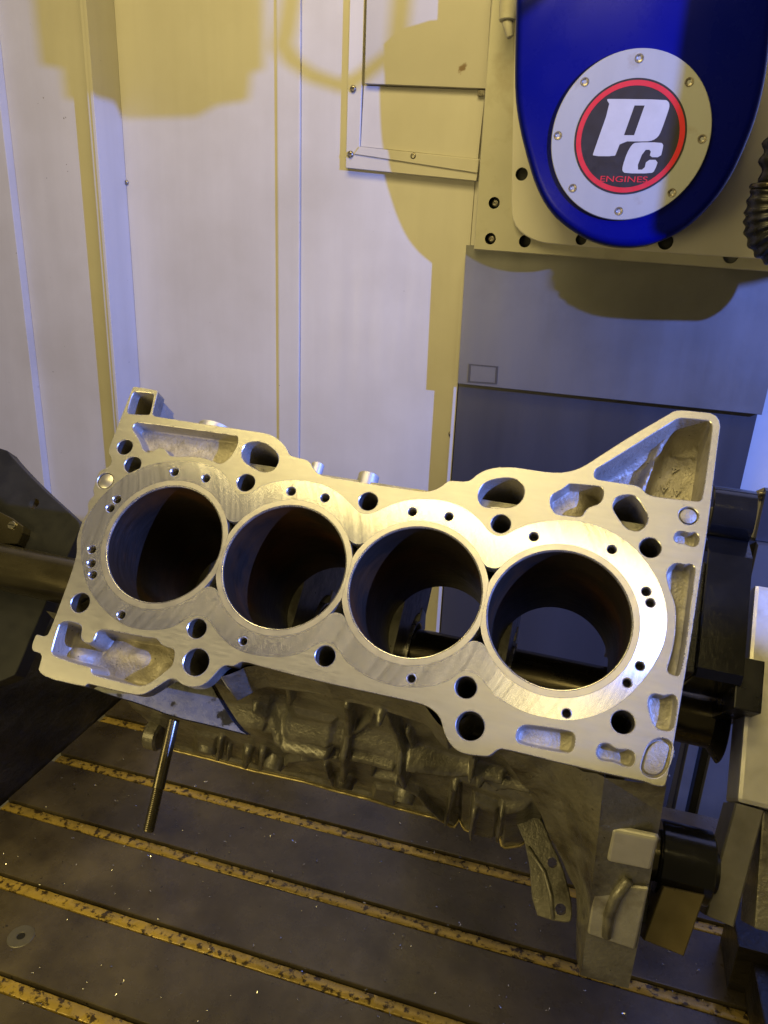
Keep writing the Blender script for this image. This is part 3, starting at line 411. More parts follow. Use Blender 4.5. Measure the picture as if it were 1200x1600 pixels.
pl = plate_with_holes('mount_flange', WL['mount'], WL['mount_holes2'], 950, 975, MT['mount'], mp_)
plate_with_holes('raised_pad', chaikin(WL['mount_in'], 1), WL['mount_holes'], 942, 949.8, MT['mountw'], mp_, 1.0, 7.5)
for h in WL['mount_holes2'][:2]:
    s_ = screw(mp_, h[0] + 1, 956, h[1], h[2] * .55, 'bolt_head'); s_.location = -mp_.location
# beads of coolant on the lower sheets
mb = MB()
for i in range(46):
    x = rng.uniform(120, 215); z = rng.uniform(-900, -620); rr = rng.uniform(1.2, 3.6); yb = 970.8 if x < 170 else (974.8 if 186 < x < 200 else None)
    if yb is None: continue
    prev = None
    for k in range(4):
        a_ = k / 3 * pi / 2; cur = [V(x + rr * cos(a_) * cos(t) * 0.8, yb - rr * .45 * sin(a_), z + rr * cos(a_) * sin(t) * 1.4) for t in np.linspace(0, 2 * pi, 10, endpoint=False)]
        if prev: mb.ring(prev, cur, 0)
        prev = cur
dr = mb.build('coolant_drops', MT['drop'], None, smooth=True); tag(dr, 'small glossy coolant drops clinging to the lower way cover at right', 'coolant drops', None, 'stuff')
# small cone shaped nozzle beside the housing
nz = thing('air_nozzle', 'small bare metal nozzle at the upper left edge of the blue housing', 'nozzle', V(-150, 930, 260))
mb = MB(); o_ = nz.location
cyl(mb, V(-150, 930, 330) - o_, V(-150, 925, 240) - o_, 14 * mm, 28, 0, 9 * mm, ch=0.001)
cyl(mb, V(-150, 925, 239.5) - o_, V(-145, 922, 224) - o_, 6 * mm, 20, 0, 4 * mm, ch=0.001)
nz_b = mb.build('nozzle_body', MT['mount'], nz, deg=40)
mb = MB(); cyl(mb, V(-150, 931, 262) - o_, V(-150, 945, 262) - o_, 6 * mm, 16, 0); mb.build('nozzle_bracket', MT['screw'], nz, deg=40)

hs = thing('spindle_housing', 'deep blue spindle housing with a rounded lower end, top right of the back wall', 'machine housing', V(0, 800, 160))
mb = MB(); o_ = hs.location; lp = ccw(chaikin(WL['cover'], 2))
prev = None
for off, y in ((9, 850), (4.5, 851.2), (1.5, 854), (0.2, 859), (0, 866), (0, 941)):
    cur = [V(x, y, z) - o_ for x, z in offset(lp, off)]
    if prev is None: P, Fc = tri([offset(lp, off)]); mb.add([V(x, y, z) - o_ for x, z in P], Fc, 0)
    else: mb.ring(prev, cur, 0)
    prev = cur
mb.build('housing_shell', MT['blue'], hs, deg=50)
bc = np.array(WL['badge_c']); br = WL['badge_r']
mb = MB()
bl = circ(0, 0, 1, 96) * np.array([(WL['badge_top'][2][0] - WL['badge_top'][3][0]) / 2, (WL['badge_top'][0][1] - WL['badge_top'][1][1]) / 2])
bcx = (WL['badge_top'][2][0] + WL['badge_top'][3][0]) / 2; bcz = (WL['badge_top'][0][1] + WL['badge_top'][1][1]) / 2
BL = bl + np.array([bcx, bcz])
prism(mb, BL, lambda x, z: V(x, 846, z) - o_, lambda x, z: V(x, 851, z) - o_, 0, 0.6, 0, True, lambda x, z: V(x, 846.6, z) - o_)
badge = mb.build('badge_plate', MT['badge'], hs)
for q in WL['screws']:
    mb = MB(); c = V(q[0], 845.6, q[1]) - o_
    n = 20
    rg = lambda r, y: [c + Vector((r * mm * cos(2 * pi * i / n), y * mm, r * mm * sin(2 * pi * i / n))) for i in range(n)]
    seq = [rg(4.2, 0.3), rg(4.0, 0), rg(2.0, 0.1), rg(1.8, 0.25), rg(1.7, 1.6)]
    for a_, b_ in zip(seq, seq[1:]): mb.ring(a_, b_, 0 if a_ is not seq[3] else 1)
    mb.add(seq[-1], [list(range(n))], 1)
    mb.build('screw', [MT['screw'], MT['void']], badge, deg=40)
dp = WL['decal_pts']; dcx = (dp[0][0] + dp[1][0]) / 2; dcz = (dp[2][1] + dp[3][1]) / 2; drx = (dp[1][0] - dp[0][0]) / 2; drz = (dp[2][1] - dp[3][1]) / 2
def flat(name, loops, y, m, parent):
    P, Fc = tri([ccw(np.array(l)) for l in loops]); mb = MB(); mb.add([V(x, y, z) - o_ for x, z in P], Fc, 0)
    for l in loops: mb.ring([V(x, y, z) - o_ for x, z in l], [V(x, y + .18, z) - o_ for x, z in l], 0)
    return mb.build(name, m, parent)
def ell(s): return circ(0, 0, 1, 96) * np.array([drx * s, drz * s]) + np.array([dcx, dcz])
flat('decal_disc', [ell(1.0)], 845.7, MT['decalblack'], badge)
flat('decal_ring', [ell(0.965), ell(0.875)], 845.45, MT['decalred'], badge)
flat('letter_p', [chaikin(WL['P'], 1), WL['Phole']], 845.4, MT['decalwhite'], badge)
flat('letter_c', [chaikin(WL['C'], 1)], 845.2, MT['decalwhite'], badge)
fc = bpy.data.curves.new('engines', 'FONT'); fc.body = 'ENGINES'; fc.size = 1; fc.extrude = 0
fo = bpy.data.objects.new('engines_lettering', fc); COL.objects.link(fo); bpy.context.view_layer.update()
me = bpy.data.meshes.new_from_object(fo.evaluated_get(bpy.context.evaluated_depsgraph_get())); bpy.data.objects.remove(fo)
co = np.array([v.co[:] for v in me.vertices]); mn = co.min(0); mx = co.max(0)
e0, e1, e2 = WL['eng']
for v in me.vertices:
    fx = (v.co.x - mn[0]) / (mx[0] - mn[0]); fz = (v.co.y - mn[1]) / (mx[1] - mn[1])
    x = e0[0] + fx * (e1[0] - e0[0]) ; z = e0[1] - .5 + fz * (e2[1] - e0[1]) * 0.95
    v.co = V(x, 845.3, z) - o_
ob = link('lettering', me, badge, MT['decalred']); me.materials.clear(); me.materials.append(MT['decalred'])

# black corrugated hose right of the housing
hz = thing('coolant_hose', 'black glossy corrugated hose hanging at the right edge beside the blue housing', 'hose', V(130, 640, 150))
o_ = hz.location
def corr(pts, r, amp, per):
    out = []; rad = []; pts = [Vector(p) for p in pts]; d = 0
    segs = [(pts[i + 1] - pts[i]).length for i in range(len(pts) - 1)]; Lt = sum(segs); n = int(Lt / (per / 6))
    for k in range(n + 1):
        s = Lt * k / n; i = 0; s2 = s
        while i < len(segs) - 1 and s2 > segs[i]: s2 -= segs[i]; i += 1
        p0 = pts[max(i - 1, 0)]; p1 = pts[i]; p2 = pts[i + 1]; p3 = pts[min(i + 2, len(pts) - 1)]; u = s2 / segs[i]
        p = 0.5 * ((2 * p1) + (p2 - p0) * u + (2 * p0 - 5 * p1 + 4 * p2 - p3) * u * u + (3 * p1 - p0 - 3 * p2 + p3) * u ** 3)
        out.append(p); rad.append(r + amp * sin(2 * pi * s / per))
    return out, rad
HP = {'outer': [(128.8, 805.0, 70.6), (127.6, 805.0, 52.0), (133.8, 805.0, 33.4), (151.1, 805.0, 24.8), (185.8, 805.0, 22.3), (247.7, 805.0, 24.8)], 'inner': [(154.8, 805.0, 247.7), (138.7, 805.0, 198.2), (136.2, 805.0, 154.8), (125.1, 805.0, 117.7), (122.6, 805.0, 92.9), (128.8, 805.0, 64.4)]}
mb = MB()
p_, r_ = corr([Vector(q) - o_ for q in [V(*h) for h in HP['outer']]], 25 * mm, 1.3 * mm, 6.0 * mm)
r_ = [r * (0.80 + 0.28 * min(1, i / (len(r_) * .45))) for i, r in enumerate(r_)]
tube(mb, p_, r_, 28); mb.build('hose_sleeve', MT['blackpaint'], hz, smooth=True)
mb = MB(); d_ = (p_[1] - p_[0]).normalized()
ringc = p_[0]
tube(mb, [ringc + Vector((21 * mm * cos(t), 21 * mm * sin(t), 0)) for t in np.linspace(0, 2 * pi, 30)], 2.6 * mm, 8)
mb.build('sleeve_rim', MT['shaft'], hz, smooth=True)
mb = MB(); cyl(mb, ringc + Vector((0, 0, .0012)), ringc + Vector((0, 0, .0006)), 20 * mm, 24); mb.build('sleeve_mouth', MT['void'], hz)
mb = MB(); p_, r_ = corr([Vector(q) - o_ for q in [V(*h) for h in HP['inner']]], 12 * mm, 2 * mm, 13 * mm)
tube(mb, p_, r_, 20); mb.build('inner_hose', MT['blackpaint'], hz, smooth=True)

# unseen round body added at right, shaped to shade the housing and sheet
cb = thing('round_shadow_caster', 'black round shadow caster with a wide bottom rim, added unseen right of the blue housing', 'shadow caster', V(375, 600, 200))
o_ = cb.location; n = 48
def lathe(name, cx, cy, prof, m):
    mb = MB(); prev = None
    for r, z in prof:
        cur = [V(cx + r * cos(2 * pi * i / n), cy + r * sin(2 * pi * i / n), z) - o_ for i in range(n)]
        if prev: mb.ring(prev, cur, 0)
        prev = cur
    return mb.build(name, m, cb, deg=40)
lathe('caster_column', 386, 600, [(0.1, 118), (47, 118), (48, 122), (48, 480), (40, 500), (0.1, 501)], MT['black_steel'])
lathe('caster_rim', 420, 600, [(0.1, 98), (40, 98.5), (56, 101), (63, 106), (63, 114), (59, 117.5), (0.1, 117.6)], MT['black_steel'])
mb = MB(); cyl(mb, V(386, 551.8, 170) - o_, V(386, 544, 170) - o_, 9 * mm, 6); mb.build('caster_bolt', MT['bright'], cb)
# unseen sheet added at the near right to keep the cool lamp off the table
sl_ = thing('lamp_blocker', 'grey metal sheet added out of view at the near right to block the cool lamp', 'light blocker', V(550, 150, -100))
PW('blocker_sheet', [(310, -690), (1100, -690), (1100, 122), (820, 122), (760, 142), (690, 128), (640, 60), (480, 27), (310, 20)], 150, 153, MT['wall'], sl_, 0.3)
PW('blocker_cap', [(310, 20.3), (480, 27.3), (640, 60.3), (638, 64), (479, 31), (310, 24)], 146, 157, MT['wall'], sl_, 0.3)
# unseen stepped sheet added above, cut to shadow the left wall, with a cable
sb = thing('stepped_shadow_caster', 'stepped dark sheet added out of view to shadow the left wall panels', 'bracket', V(250, 550, 300))
c1_ = WL['cast1']; lp = c1_ + [(c1_[-1][0], 520), (c1_[0][0] + 60, 520), (c1_[0][0] + 60, c1_[0][1] + 30), (c1_[0][0], c1_[0][1] + 30)]
PW('caster_sheet', lp, 550, 553, MT['navy'], sb, 0.3)
mb = MB(); c2_ = [Vector(V(a_, 549, b_)) - sb.location for a_, b_ in WL['cast2']]
c2_ = [V(WL['cast1'][0][0] + 30, 549, WL['cast1'][0][1] + 45) - sb.location] + c2_ + [c2_[-1] + Vector((.03, 0, .02)), c2_[-1] + Vector((.04, 0, .16))]
tube(mb, c2_, 4.5 * mm, 8); mb.build('cable', MT['blackpaint'], sb, smooth=True)

# ================================================================= THE MACHINE TABLE
tb = thing('machine_table', None, None, V(-250, 500, -700)); tb['kind'] = 'structure'
o_ = tb.location
S0 = [303 + 101.0 * k + [0, 0, 0, 0, 0, 0][0] for k in range(-2, 6)]   # near edge of each slot
XL, XR = -676, 700
def slab(y0, y1):
    mb = MB(); a_ = V(XL, y0, -760) - o_; b_ = V(XR, y1, -700) - o_; bx(mb, a_.x, b_.x, a_.y, b_.y, a_.z, b_.z, 0, 0.0012); return mb.build('table_slab', MT['table'], tb)
SW = 19
for k in range(len(S0) - 1): slab(S0[k] + SW, S0[k + 1])
slab(S0[-1] + SW, 905); slab(-300, S0[0])
for s in S0:                                 # worn strip in each slot, a little below the table top
    N_ = 300; xs = np.linspace(XL + 3, XR, N_); mb = MB()
    pr = [(2.6, -9), (2.7, -2.6), (3.5, -1.8), (SW - 3.5, -1.8), (SW - 2.7, -2.6), (SW - 2.6, -9)]
    vs = []
    for x in xs:
        for (a_, b_) in pr: vs.append(V(x, s + a_ + rng.normal() * .12, -700 + b_ + rng.normal() * .1) - o_)
    k = len(pr); fs = [(i * k + j, i * k + j + 1, (i + 1) * k + j + 1, (i + 1) * k + j) for i in range(N_ - 1) for j in range(k - 1)]
    mb.add(vs, fs, 0); mb.build('slot_strip', MT['strip'], tb, deg=50)
mb = MB(); a_ = V(XL, -300, -775) - o_; b_ = V(XR, 903, -709) - o_; bx(mb, a_.x, b_.x, a_.y, b_.y, a_.z, b_.z); mb.build('table_bed', MT['slot'], tb)
mb = MB(); c = V(-511, 462, -699.9) - o_
n = 36
rg = lambda r, z: [c + Vector((r * mm * cos(2 * pi * i / n), r * mm * sin(2 * pi * i / n), z * mm)) for i in range(n)]
for a_, b_ in (((14, -.2), (13.2, .5)), ((13.2, .5), (4.6, .5)), ((4.6, .5), (4.2, -.05))): mb.ring(rg(*a_), rg(*b_), 0)
mb.add(rg(4.2, -.02), [list(range(n))], 1)
mb.build('table_plug', [MT['steelgrey'], MT['void']], tb)

gr = thing('left_trough_side', None, None); gr['kind'] = 'structure'
N1, N2 = 60, 36; vs = []
for i in range(N1):
    for j in range(N2):
        y = -100 + 1080 * i / (N1 - 1); z = -704 + 225 * j / (N2 - 1)
        vs.append(V(-678 - 0.10 * (z + 704) + 1.6 * sin(y * .05 + z * .08) + rng.normal() * .7, y, z))
mb = MB(); mb.add(vs, [(i * N2 + j, (i + 1) * N2 + j, (i + 1) * N2 + j + 1, i * N2 + j + 1) for i in range(N1 - 1) for j in range(N2 - 1)])
bx(mb, V(-735, 0, 0).x, V(-713, 0, 0).x, V(0, -100, 0).y, V(0, 980, 0).y, V(0, 0, -704).z, V(0, 0, -480).z)
mb.build('trough_side_sheet', MT['grime'], gr, smooth=True)

# ================================================================= THE ENGINE BLOCK
MBm = Matrix(((0.99966513, 0.02003554, 0.01637668, 0), (0.0, 0.63286650, -0.77426094, 0), (-0.02587698, 0.77400166, 0.63265457, 0), (0, 0, 0, 1)))
MBm.translation = V(-138.0415547, 405.460574, -195.708634)
def B(u, v, w): return Vector((u, -v, -w)) * mm            # block plan: u along the bores, v towards the near side, w depth below the deck
blk = thing('engine_block', 'bare four-cylinder aluminium engine block with freshly milled deck face held on a shaft', 'engine block', mw=MBm)
bpy.context.view_layer.update()

BORES = [-132, -44, 44, 132]; RB = 41.2; RL = 46.0
outl = ccw(chaikin(T['outline'], 2)); ins = ccw(chaikin(T['insert'], 2))
ins_in = offset(ins, 0.10); ins_hole = offset(ins, 0.0)
sliv = [ccw(chaikin(s, 1)) for s in T['slivers']]
pk = {k: [ccw(chaikin(v[0], 2)), v[1], v[2]] for k, v in T['pockets'].items()}
plugo = ccw(chaikin(T['plug_oval'], 2))
# --- deck face: top sheet with every opening, chamfered rims
deck_holes = [h for h in T['holes'] if not h[4]]; ins_holes = [h for h in T['holes'] if h[4]]
CH = 0.45
mb = MB(); top = offset(outl, 0.35)
loops = [top, ins_hole]
for h in deck_holes: loops.append(circ(h[0], h[1], h[2] + CH, 44))
for k, v in pk.items(): loops.append(offset(v[0], -CH))
P, Fc = tri(loops); mb.add([B(x, y, 0) for x, y in P], Fc, 0)
mb.ring([B(x, y, 0) for x, y in top], [B(x, y, .35) for x, y in outl], 1)
lo = offset(outl, 0.8)
mb.ring([B(x, y, .35) for x, y in outl], [B(x, y, 11) for x, y in outl], 2)
mb.ring([B(x, y, 11) for x, y in outl], [B(x, y, 14) for x, y in offset(outl, 1.8)], 2)
mb.ring([B(x, y, 0) for x, y in ins_hole], [B(x, y, 7) for x, y in ins_hole], 1)
for h in deck_holes:
    mb.ring([B(*p, 0) for p in circ(h[0], h[1], h[2] + CH, 44)], [B(*p, CH) for p in circ(h[0], h[1], h[2], 44)], 1)
for k, v in pk.items(): mb.ring([B(*p, 0) for p in offset(v[0], -CH)], [B(*p, CH) for p in v[0]], 1)
deck = mb.build('deck_face', [MT['deck'], MT['chamfer'], MT['cast_oily']], blk)
# --- milled band
def scal(inner):                       # outline of the joined liners, with the cusps filled across
    pts = []
    for side in (1, -1):
        bs = BORES if side == 1 else BORES[::-1]
        for i, b in enumerate(bs):
            a0 = 180 if side == 1 else 0
            angs = np.radians(np.linspace(180, 0, 73)) if side == 1 else np.radians(np.linspace(360, 180, 73))
            for a_ in angs:
                x = b + inner * cos(a_); y = inner * sin(a_)
                left = b != BORES[0] and x < b - 39.6; right_ = b != BORES[-1] and x > b + 39.6
                if left or right_: continue
                pts.append((x, y))
            if i < 3:                  # short convex bridge over the triangular opening
                c_ = b + (44 if side == 1 else -44)
                y0 = math.sqrt(inner ** 2 - 39.6 ** 2)
                for tt in (-0.5, 0, 0.5): pts.append((c_ + side * tt * 5, side * (y0 - 0.6 * (1 - abs(tt)))))
    out = []
    for p in pts:
        if not out or (abs(p[0] - out[-1][0]) + abs(p[1] - out[-1][1])) > 1e-3: out.append(p)
    return np.array(out)
sc_ = ccw(scal(RL + 0.12)); mb = MB()
loops = [ins_in, sc_] + [circ(h[0], h[1], h[2] + .5, 30) for h in ins_holes] + sliv
P, Fc = tri(loops); mb.add([B(x, y, 0.03) for x, y in P], Fc, 0)
mb.ring([B(x, y, 0.03) for x, y in ins_in], [B(x, y, 7) for x, y in ins_in], 1)
mb.ring([B(x, y, 0.03) for x, y in sc_], [B(x, y, 10) for x, y in sc_], 1)
for s in sliv: mb.ring([B(x, y, .03) for x, y in s], [B(x, y, 12) for x, y in s], 2)
for h in ins_holes:
    mb.ring([B(*p, .03) for p in circ(h[0], h[1], h[2] + .5, 30)], [B(*p, .6) for p in circ(h[0], h[1], h[2], 30)], 1)
    prev = [B(*p, .6) for p in circ(h[0], h[1], h[2], 30)]
    for q in range(1, 9):              # threads
        rr = h[2] - (0.35 if q % 2 else 0); cur = [B(*p, .6 + q * 1.1) for p in circ(h[0], h[1], rr, 30)]; mb.ring(prev, cur, 3); prev = cur
    mb.add(prev, [list(range(30))], 2)
mb.build('milled_band', [MT['swirl'], MT['chamfer'], MT['jacket'], MT['thread']], blk)
# --- liners
for i, b in enumerate(BORES):
    mb = MB(); N_ = 128
    a_ = np.linspace(0, 2 * pi, N_, endpoint=False)
    lim_l = -44 + .06 if i > 0 else -60; lim_r = 44 - .06 if i < 3 else 60
    out = np.stack([np.clip(RL * np.cos(a_), lim_l, lim_r), RL * np.sin(a_)], 1)
    prof = [(RB + 1.15, 0.0), (RB + 1.0, 0.35), (RB + .75, 0.35), (RB + 0.65, 0.25), (RB + .5, .3), (RB, 1.3)]
    P3 = lambda r, w: [B(b + r * cos(t), r * sin(t), w) for t in a_]
    mb.ring([B(b + x, y, 0) for x, y in out], P3(prof[0][0], 0), 0)
    for q, (p0, p1) in enumerate(zip(prof, prof[1:])): mb.ring(P3(*p0), P3(*p1), 3 if q in (1, 2) else 1)
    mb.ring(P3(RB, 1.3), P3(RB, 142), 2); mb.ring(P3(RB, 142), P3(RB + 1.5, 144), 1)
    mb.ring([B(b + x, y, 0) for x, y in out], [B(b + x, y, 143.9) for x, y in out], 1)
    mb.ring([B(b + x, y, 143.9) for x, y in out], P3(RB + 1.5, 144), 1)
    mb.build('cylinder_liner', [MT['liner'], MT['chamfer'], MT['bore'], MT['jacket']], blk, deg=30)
# --- drilled holes and cast openings hang below the deck face
for h in deck_holes:
    x, y, r, d, _, kind = h; n = 44; mb = MB()
    if kind == 'bolt':
        seq = [(r, CH), (r, 6), (r - .5, 7), (r - .5, d)]
        for a_, b_ in zip(seq, seq[1:]): mb.ring([B(*p, a_[1]) for p in circ(x, y, a_[0], n)], [B(*p, b_[1]) for p in circ(x, y, b_[0], n)], 0)
        mb.add([B(*p, d) for p in circ(x, y, r - .5, n)], [list(range(n))], 1)
        mb.build('bolt_hole', [MT['hole'], MT['void']], blk, deg=40)
    else:
        rp_ = r - 1.1 if kind == 'plug' else r - .7
        mb.ring([B(*p, CH) for p in circ(x, y, r, n)], [B(*p, d) for p in circ(x, y, r, n)], 1)
        mb.ring([B(*p, d) for p in circ(x, y, r, n)], [B(*p, d) for p in circ(x, y, rp_, n)], 1)
        mb.ring([B(*p, d) for p in circ(x, y, rp_, n)], [B(*p, .7) for p in circ(x, y, rp_, n)], 0)
        mb.ring([B(*p, .7) for p in circ(x, y, rp_, n)], [B(*p, .35) for p in circ(x, y, rp_ - .5, n)], 0)
        mb.add([B(*p, .35) for p in circ(x, y, rp_ - .5, n)], [list(range(n))], 0)
        mb.build('dowel_pin' if kind == 'dowel' else 'core_plug', [MT['pocket'] if kind == 'plug' else MT['liner'], MT['cast_oily']], blk, deg=40)
def hn(x, y, s, seed=0):
    return (np.sin(x / s + seed) * np.cos(y / s * 1.3 + seed * 2) + .5 * np.sin(x / s * 2.3 + 1.7 * seed) * np.sin(y / s * 2.1 + 2)) 
LET = []
def pocket(name, key):
    lp, depth, draft = pk[key]; mb = MB()
    deep = key in ('coolant_left', 'oval_centre', 'oval_right', 'boss_window')
    def floor_w(x, y):
        if key == 'triangle':
            f = 27.5 + 0 * x
            d = (x - 158) * 0.55 + (y + 128) * 0.83   # distance from the sloping web
            f = np.where(d < 16, 27.5 - (16 - np.clip(d, 0, 16)) * 1.15, f)
            rid = np.exp(-((x - 171 - (y + 100) * -0.25) / 3.2) ** 2); f = f - rid * 7
            f = np.where(y < -128, f + 2, f)
            return f + .35 * hn(x, y, 4)
        if key == 'lower_left':
            f = 18 + 0 * x
            f = f - 7.5 * np.exp(-(((x + 128) / 20) ** 2 + ((y - 76) / 8) ** 2))
            f = f - 8 * np.exp(-(((x + 172) / 8) ** 2 + ((y - 84) / 6) ** 2)) - 9 * np.exp(-(((x + 103) / 6) ** 2 + ((y - 82) / 6) ** 2))
            f = f + 5 * np.exp(-(((x + 163) / 7) ** 2 + ((y - 70) / 8) ** 2))
            return f + .5 * hn(x, y, 5, 1)
        if key == 'pocket_mid': return 15 + 6 * np.tanh((x - 139) / 4) + .4 * hn(x, y, 3, 2)
        if key == 'upper_left': return 10 + .35 * hn(x, y, 4, 3) - 1.5 * np.exp(-((y + 66) / 4) ** 2)
        return depth + (.25 * hn(x, y, 3, 4) if not deep else 0)
    ws = [CH, 1.2] + ([depth] if deep else [max(1.6, depth * .45), max(1.9, depth - 2.0)])
    if deep:
        l1 = offset(lp, 0.3); mb.ring([B(*p, CH) for p in lp], [B(*p, 1.5) for p in l1], 0)
        l2 = offset(lp, 1.0); mb.ring([B(*p, 1.5) for p in l1], [B(*p, depth) for p in l2], 1)
        mb.add([B(*p, depth) for p in l2], [list(range(len(l2)))], 2)
        mb.build(name, [MT['pocket'], MT['cast'], MT['void']], blk, deg=50)
        return
    l_prev = lp; w_prev = np.full(len(lp), CH)
    for fr, of in ((0.12, 0.12), (0.6, 0.45), (0.86, 0.62), (0.96, 0.82), (1.0, 1.0)):
        l = offset(lp, draft * of); fw = floor_w(l[:, 0], l[:, 1]); w = CH + (fw - CH) * fr
        mb.ring([B(*p, a_) for p, a_ in zip(l_prev, w_prev)], [B(*p, a_) for p, a_ in zip(l, w)], 0)
        l_prev, w_prev = l, w
    g = 1.6 if depth > 9 else 2.2
    x0, y0 = l_prev.min(0); x1, y1 = l_prev.max(0)
    G = np.array([(x, y) for x in np.arange(x0, x1, g) for y in np.arange(y0, y1, g)]); G = G + rng.uniform(-.2, .2, G.shape)
    G = G[inside(G, offset(l_prev, .9))]
    P, Fc = tri([l_prev], G); W_ = floor_w(P[:, 0], P[:, 1])
    mb.add([B(x, y, w) for (x, y), w in zip(P, W_)], Fc, 0)
    mb.build(name, [MT['pocket' if depth < 9 else 'cast']], blk, deg=60)
for k in pk: pocket({'boss_window': 'boss_opening', 'coolant_left': 'coolant_port', 'oval_centre': 'coolant_port', 'oval_right': 'coolant_port'}.get(k, 'cast_pocket'), k)
mb = MB(); prism(mb, plugo, lambda x, y: B(x, y, .9), lambda x, y: B(x, y, 2.4), 0, .5, 0, False, lambda x, y: B(x, y, 1.3)); mb.build('core_plug', MT['pocket'], blk)
# raised foundry figures on the floor of the triangular pocket
def raised(txt, u, v, w, h, rot):
    fc = bpy.data.curves.new('t', 'FONT'); fc.body = txt; fc.size = h; fc.extrude = 0.35; fc.align_x = 'CENTER'; fc.align_y = 'CENTER'
    fo = bpy.data.objects.new('t', fc); COL.objects.link(fo); bpy.context.view_layer.update()
    me = bpy.data.meshes.new_from_object(fo.evaluated_get(bpy.context.evaluated_depsgraph_get())); bpy.data.objects.remove(fo)
    for q in me.vertices:
        x, y, z = q.co; xr = x * cos(rot) - y * sin(rot); yr = x * sin(rot) + y * cos(rot)
        q.co = B(u + xr, v - yr, w - z - .3)
    me.materials.clear(); return link('raised_figure', me, blk, MT['cast'])
raised('4', 189.5, -118.5, 26.6, 10, radians(172))
raised('A', 184.0, -103.5, 26.6, 7.5, radians(176)); raised('A', 192.0, -102.5, 26.6, 7.5, radians(176))
# --- core under the deck: end walls, far side, floor of the water jacket
mb = MB()
mb.add([B(-190, -70, 88), B(195, -70, 88), B(195, 68, 88), B(-190, 68, 88)], [(0, 1, 2, 3)], 1)
P, Fc = tri([ccw(np.array([(-190, -70), (195, -70), (195, 70), (-190, 70)]))] + [circ(b, 0, RB + 2, 48) for b in (-132, 44)] + [circ(b, 0, RB + 2, 48) for b in (-44, 132)])
mb.v = []; mb.f = []; mb.m = []
mb.add([B(x, y, 88) for x, y in P], Fc, 0); mb.add([B(x, y, 140) for x, y in P], Fc, 0)
mb.build('jacket_floor', MT['jacket'], blk)
def bulk(u0, u1, name='main_bearing_web', yw=(-98, 96), r=31):
    mb = MB(); sad = [(r * cos(t), 220 - r * sin(t)) for t in np.linspace(0, pi, 40)]
    lp = [(yw[0], 250), (yw[0], 165), (-60, 141), (60, 141), (yw[1], 165), (yw[1], 250)] + [(r, 250)] + sad + [(-r, 250)]
    lp = np.array(lp)
    prism(mb, lp, lambda v, w: B(u0, v, w), lambda v, w: B(u1, v, w), 0, 1.0, 0, True, lambda v, w: B(u0 + 1, v, w))
    o = mb.build(name, MT['cast_oily'], blk, deg=30); return o
for u in (-176, -88, 0, 88): bulk(u - 10, u + 10)
bulk(176, 196, 'rear_wall')
for u in (-88, 0, 88):                     # main bearing caps with machined seats
    n = 72; arc = lambda r, uu: [B(uu, 7 + r * cos(t), 220 - r * sin(t)) for t in np.linspace(0, 2 * pi, n, endpoint=False)]
    mb = MB(); rows = [arc(30.4, u - 12.5), arc(29.2, u - 12.5), arc(28.6, u - 11.8), arc(28.6, u - 2.5), arc(29.4, u - 2.2), arc(29.4, u + 2.2), arc(28.6, u + 2.5), arc(28.6, u + 11.8), arc(29.2, u + 12.5), arc(30.4, u + 12.5)]
    for p, q in zip(rows, rows[1:]): mb.ring(p, q, 0)
    mb.build('bearing_seat', MT['chamfer'], blk, deg=30)
    mb = MB(); cp = [(-37, 221), (-30.6 + 7, 221)] + [(7 + 30.5 * cos(t), 220 + 30.5 * sin(t)) for t in np.linspace(pi - .03, .03, 30)] + [(51, 221), (51, 244), (34, 262), (-20, 262), (-37, 244)]
    prism(mb, np.array(cp), lambda v, w: B(u + 11, v, w), lambda v, w: B(u - 11, v, w), 0, .8, 0, True, lambda v, w: B(u + 10.2, v, w)); mb.build('main_bearing_cap', MT['alu'], blk, deg=30)
# far side wall of the crankcase
mb = MB(); pr = [(-62, 14), (-62, 140), (-104, 175), (-104, 254), (-112, 254), (-112, 172), (-72, 134), (-72, 14)]
prism(mb, np.array(pr), lambda v, w: B(-188, v, w), lambda v, w: B(190, v, w), 0); mb.build('far_side_wall', MT['cast_oily'], blk)
mb = MB(); pr = [(-62, 14), (60, 14), (60, 60), (118, 244), (-104, 250), (-104, 172), (-62, 138)]
prism(mb, np.array(pr), lambda v, w: B(-192, v, w), lambda v, w: B(-187.9, v, w), 0); mb.build('front_wall', MT['cast_oily'], blk)
# tower below the top-left boss and pipe stubs on the far side
mb = MB(); bl_ = [(-201, -109), (-199, -147), (-166, -145), (-166, -107)]
bw = ccw(np.array(T['outline'])[:8]) if False else None
q0 = [(-199, -109), (-180, -110), (-175.5, -90), (-199, -89)]; q1 = q0
for a_, b_, w0, w1 in ((q0, q0, 12, 31),):
    mb.ring([B(x, y, w0) for x, y in a_], [B(x, y, w1) for x, y in b_], 0)
mb.add([B(x, y, 31) for x, y in q1], [(0, 1, 2, 3)], 0)
mb.build('boss_tower', MT['cast'], blk)
for (u, v0, v1, w, r) in [(-138, -80, -101, 26, 13), (-48, -68, -82, 20, 4.5), (-9.5, -66, -79.5, 20, 7.3)]:
    mb = MB(); cyl(mb, B(u, v1, w), B(u, v0, w), r * mm, 32, 0, ch=0.0008, hole=(r * .6 * mm if r > 9 else 0)); mb.build('pipe_stub', MT['alu'], blk, deg=35)

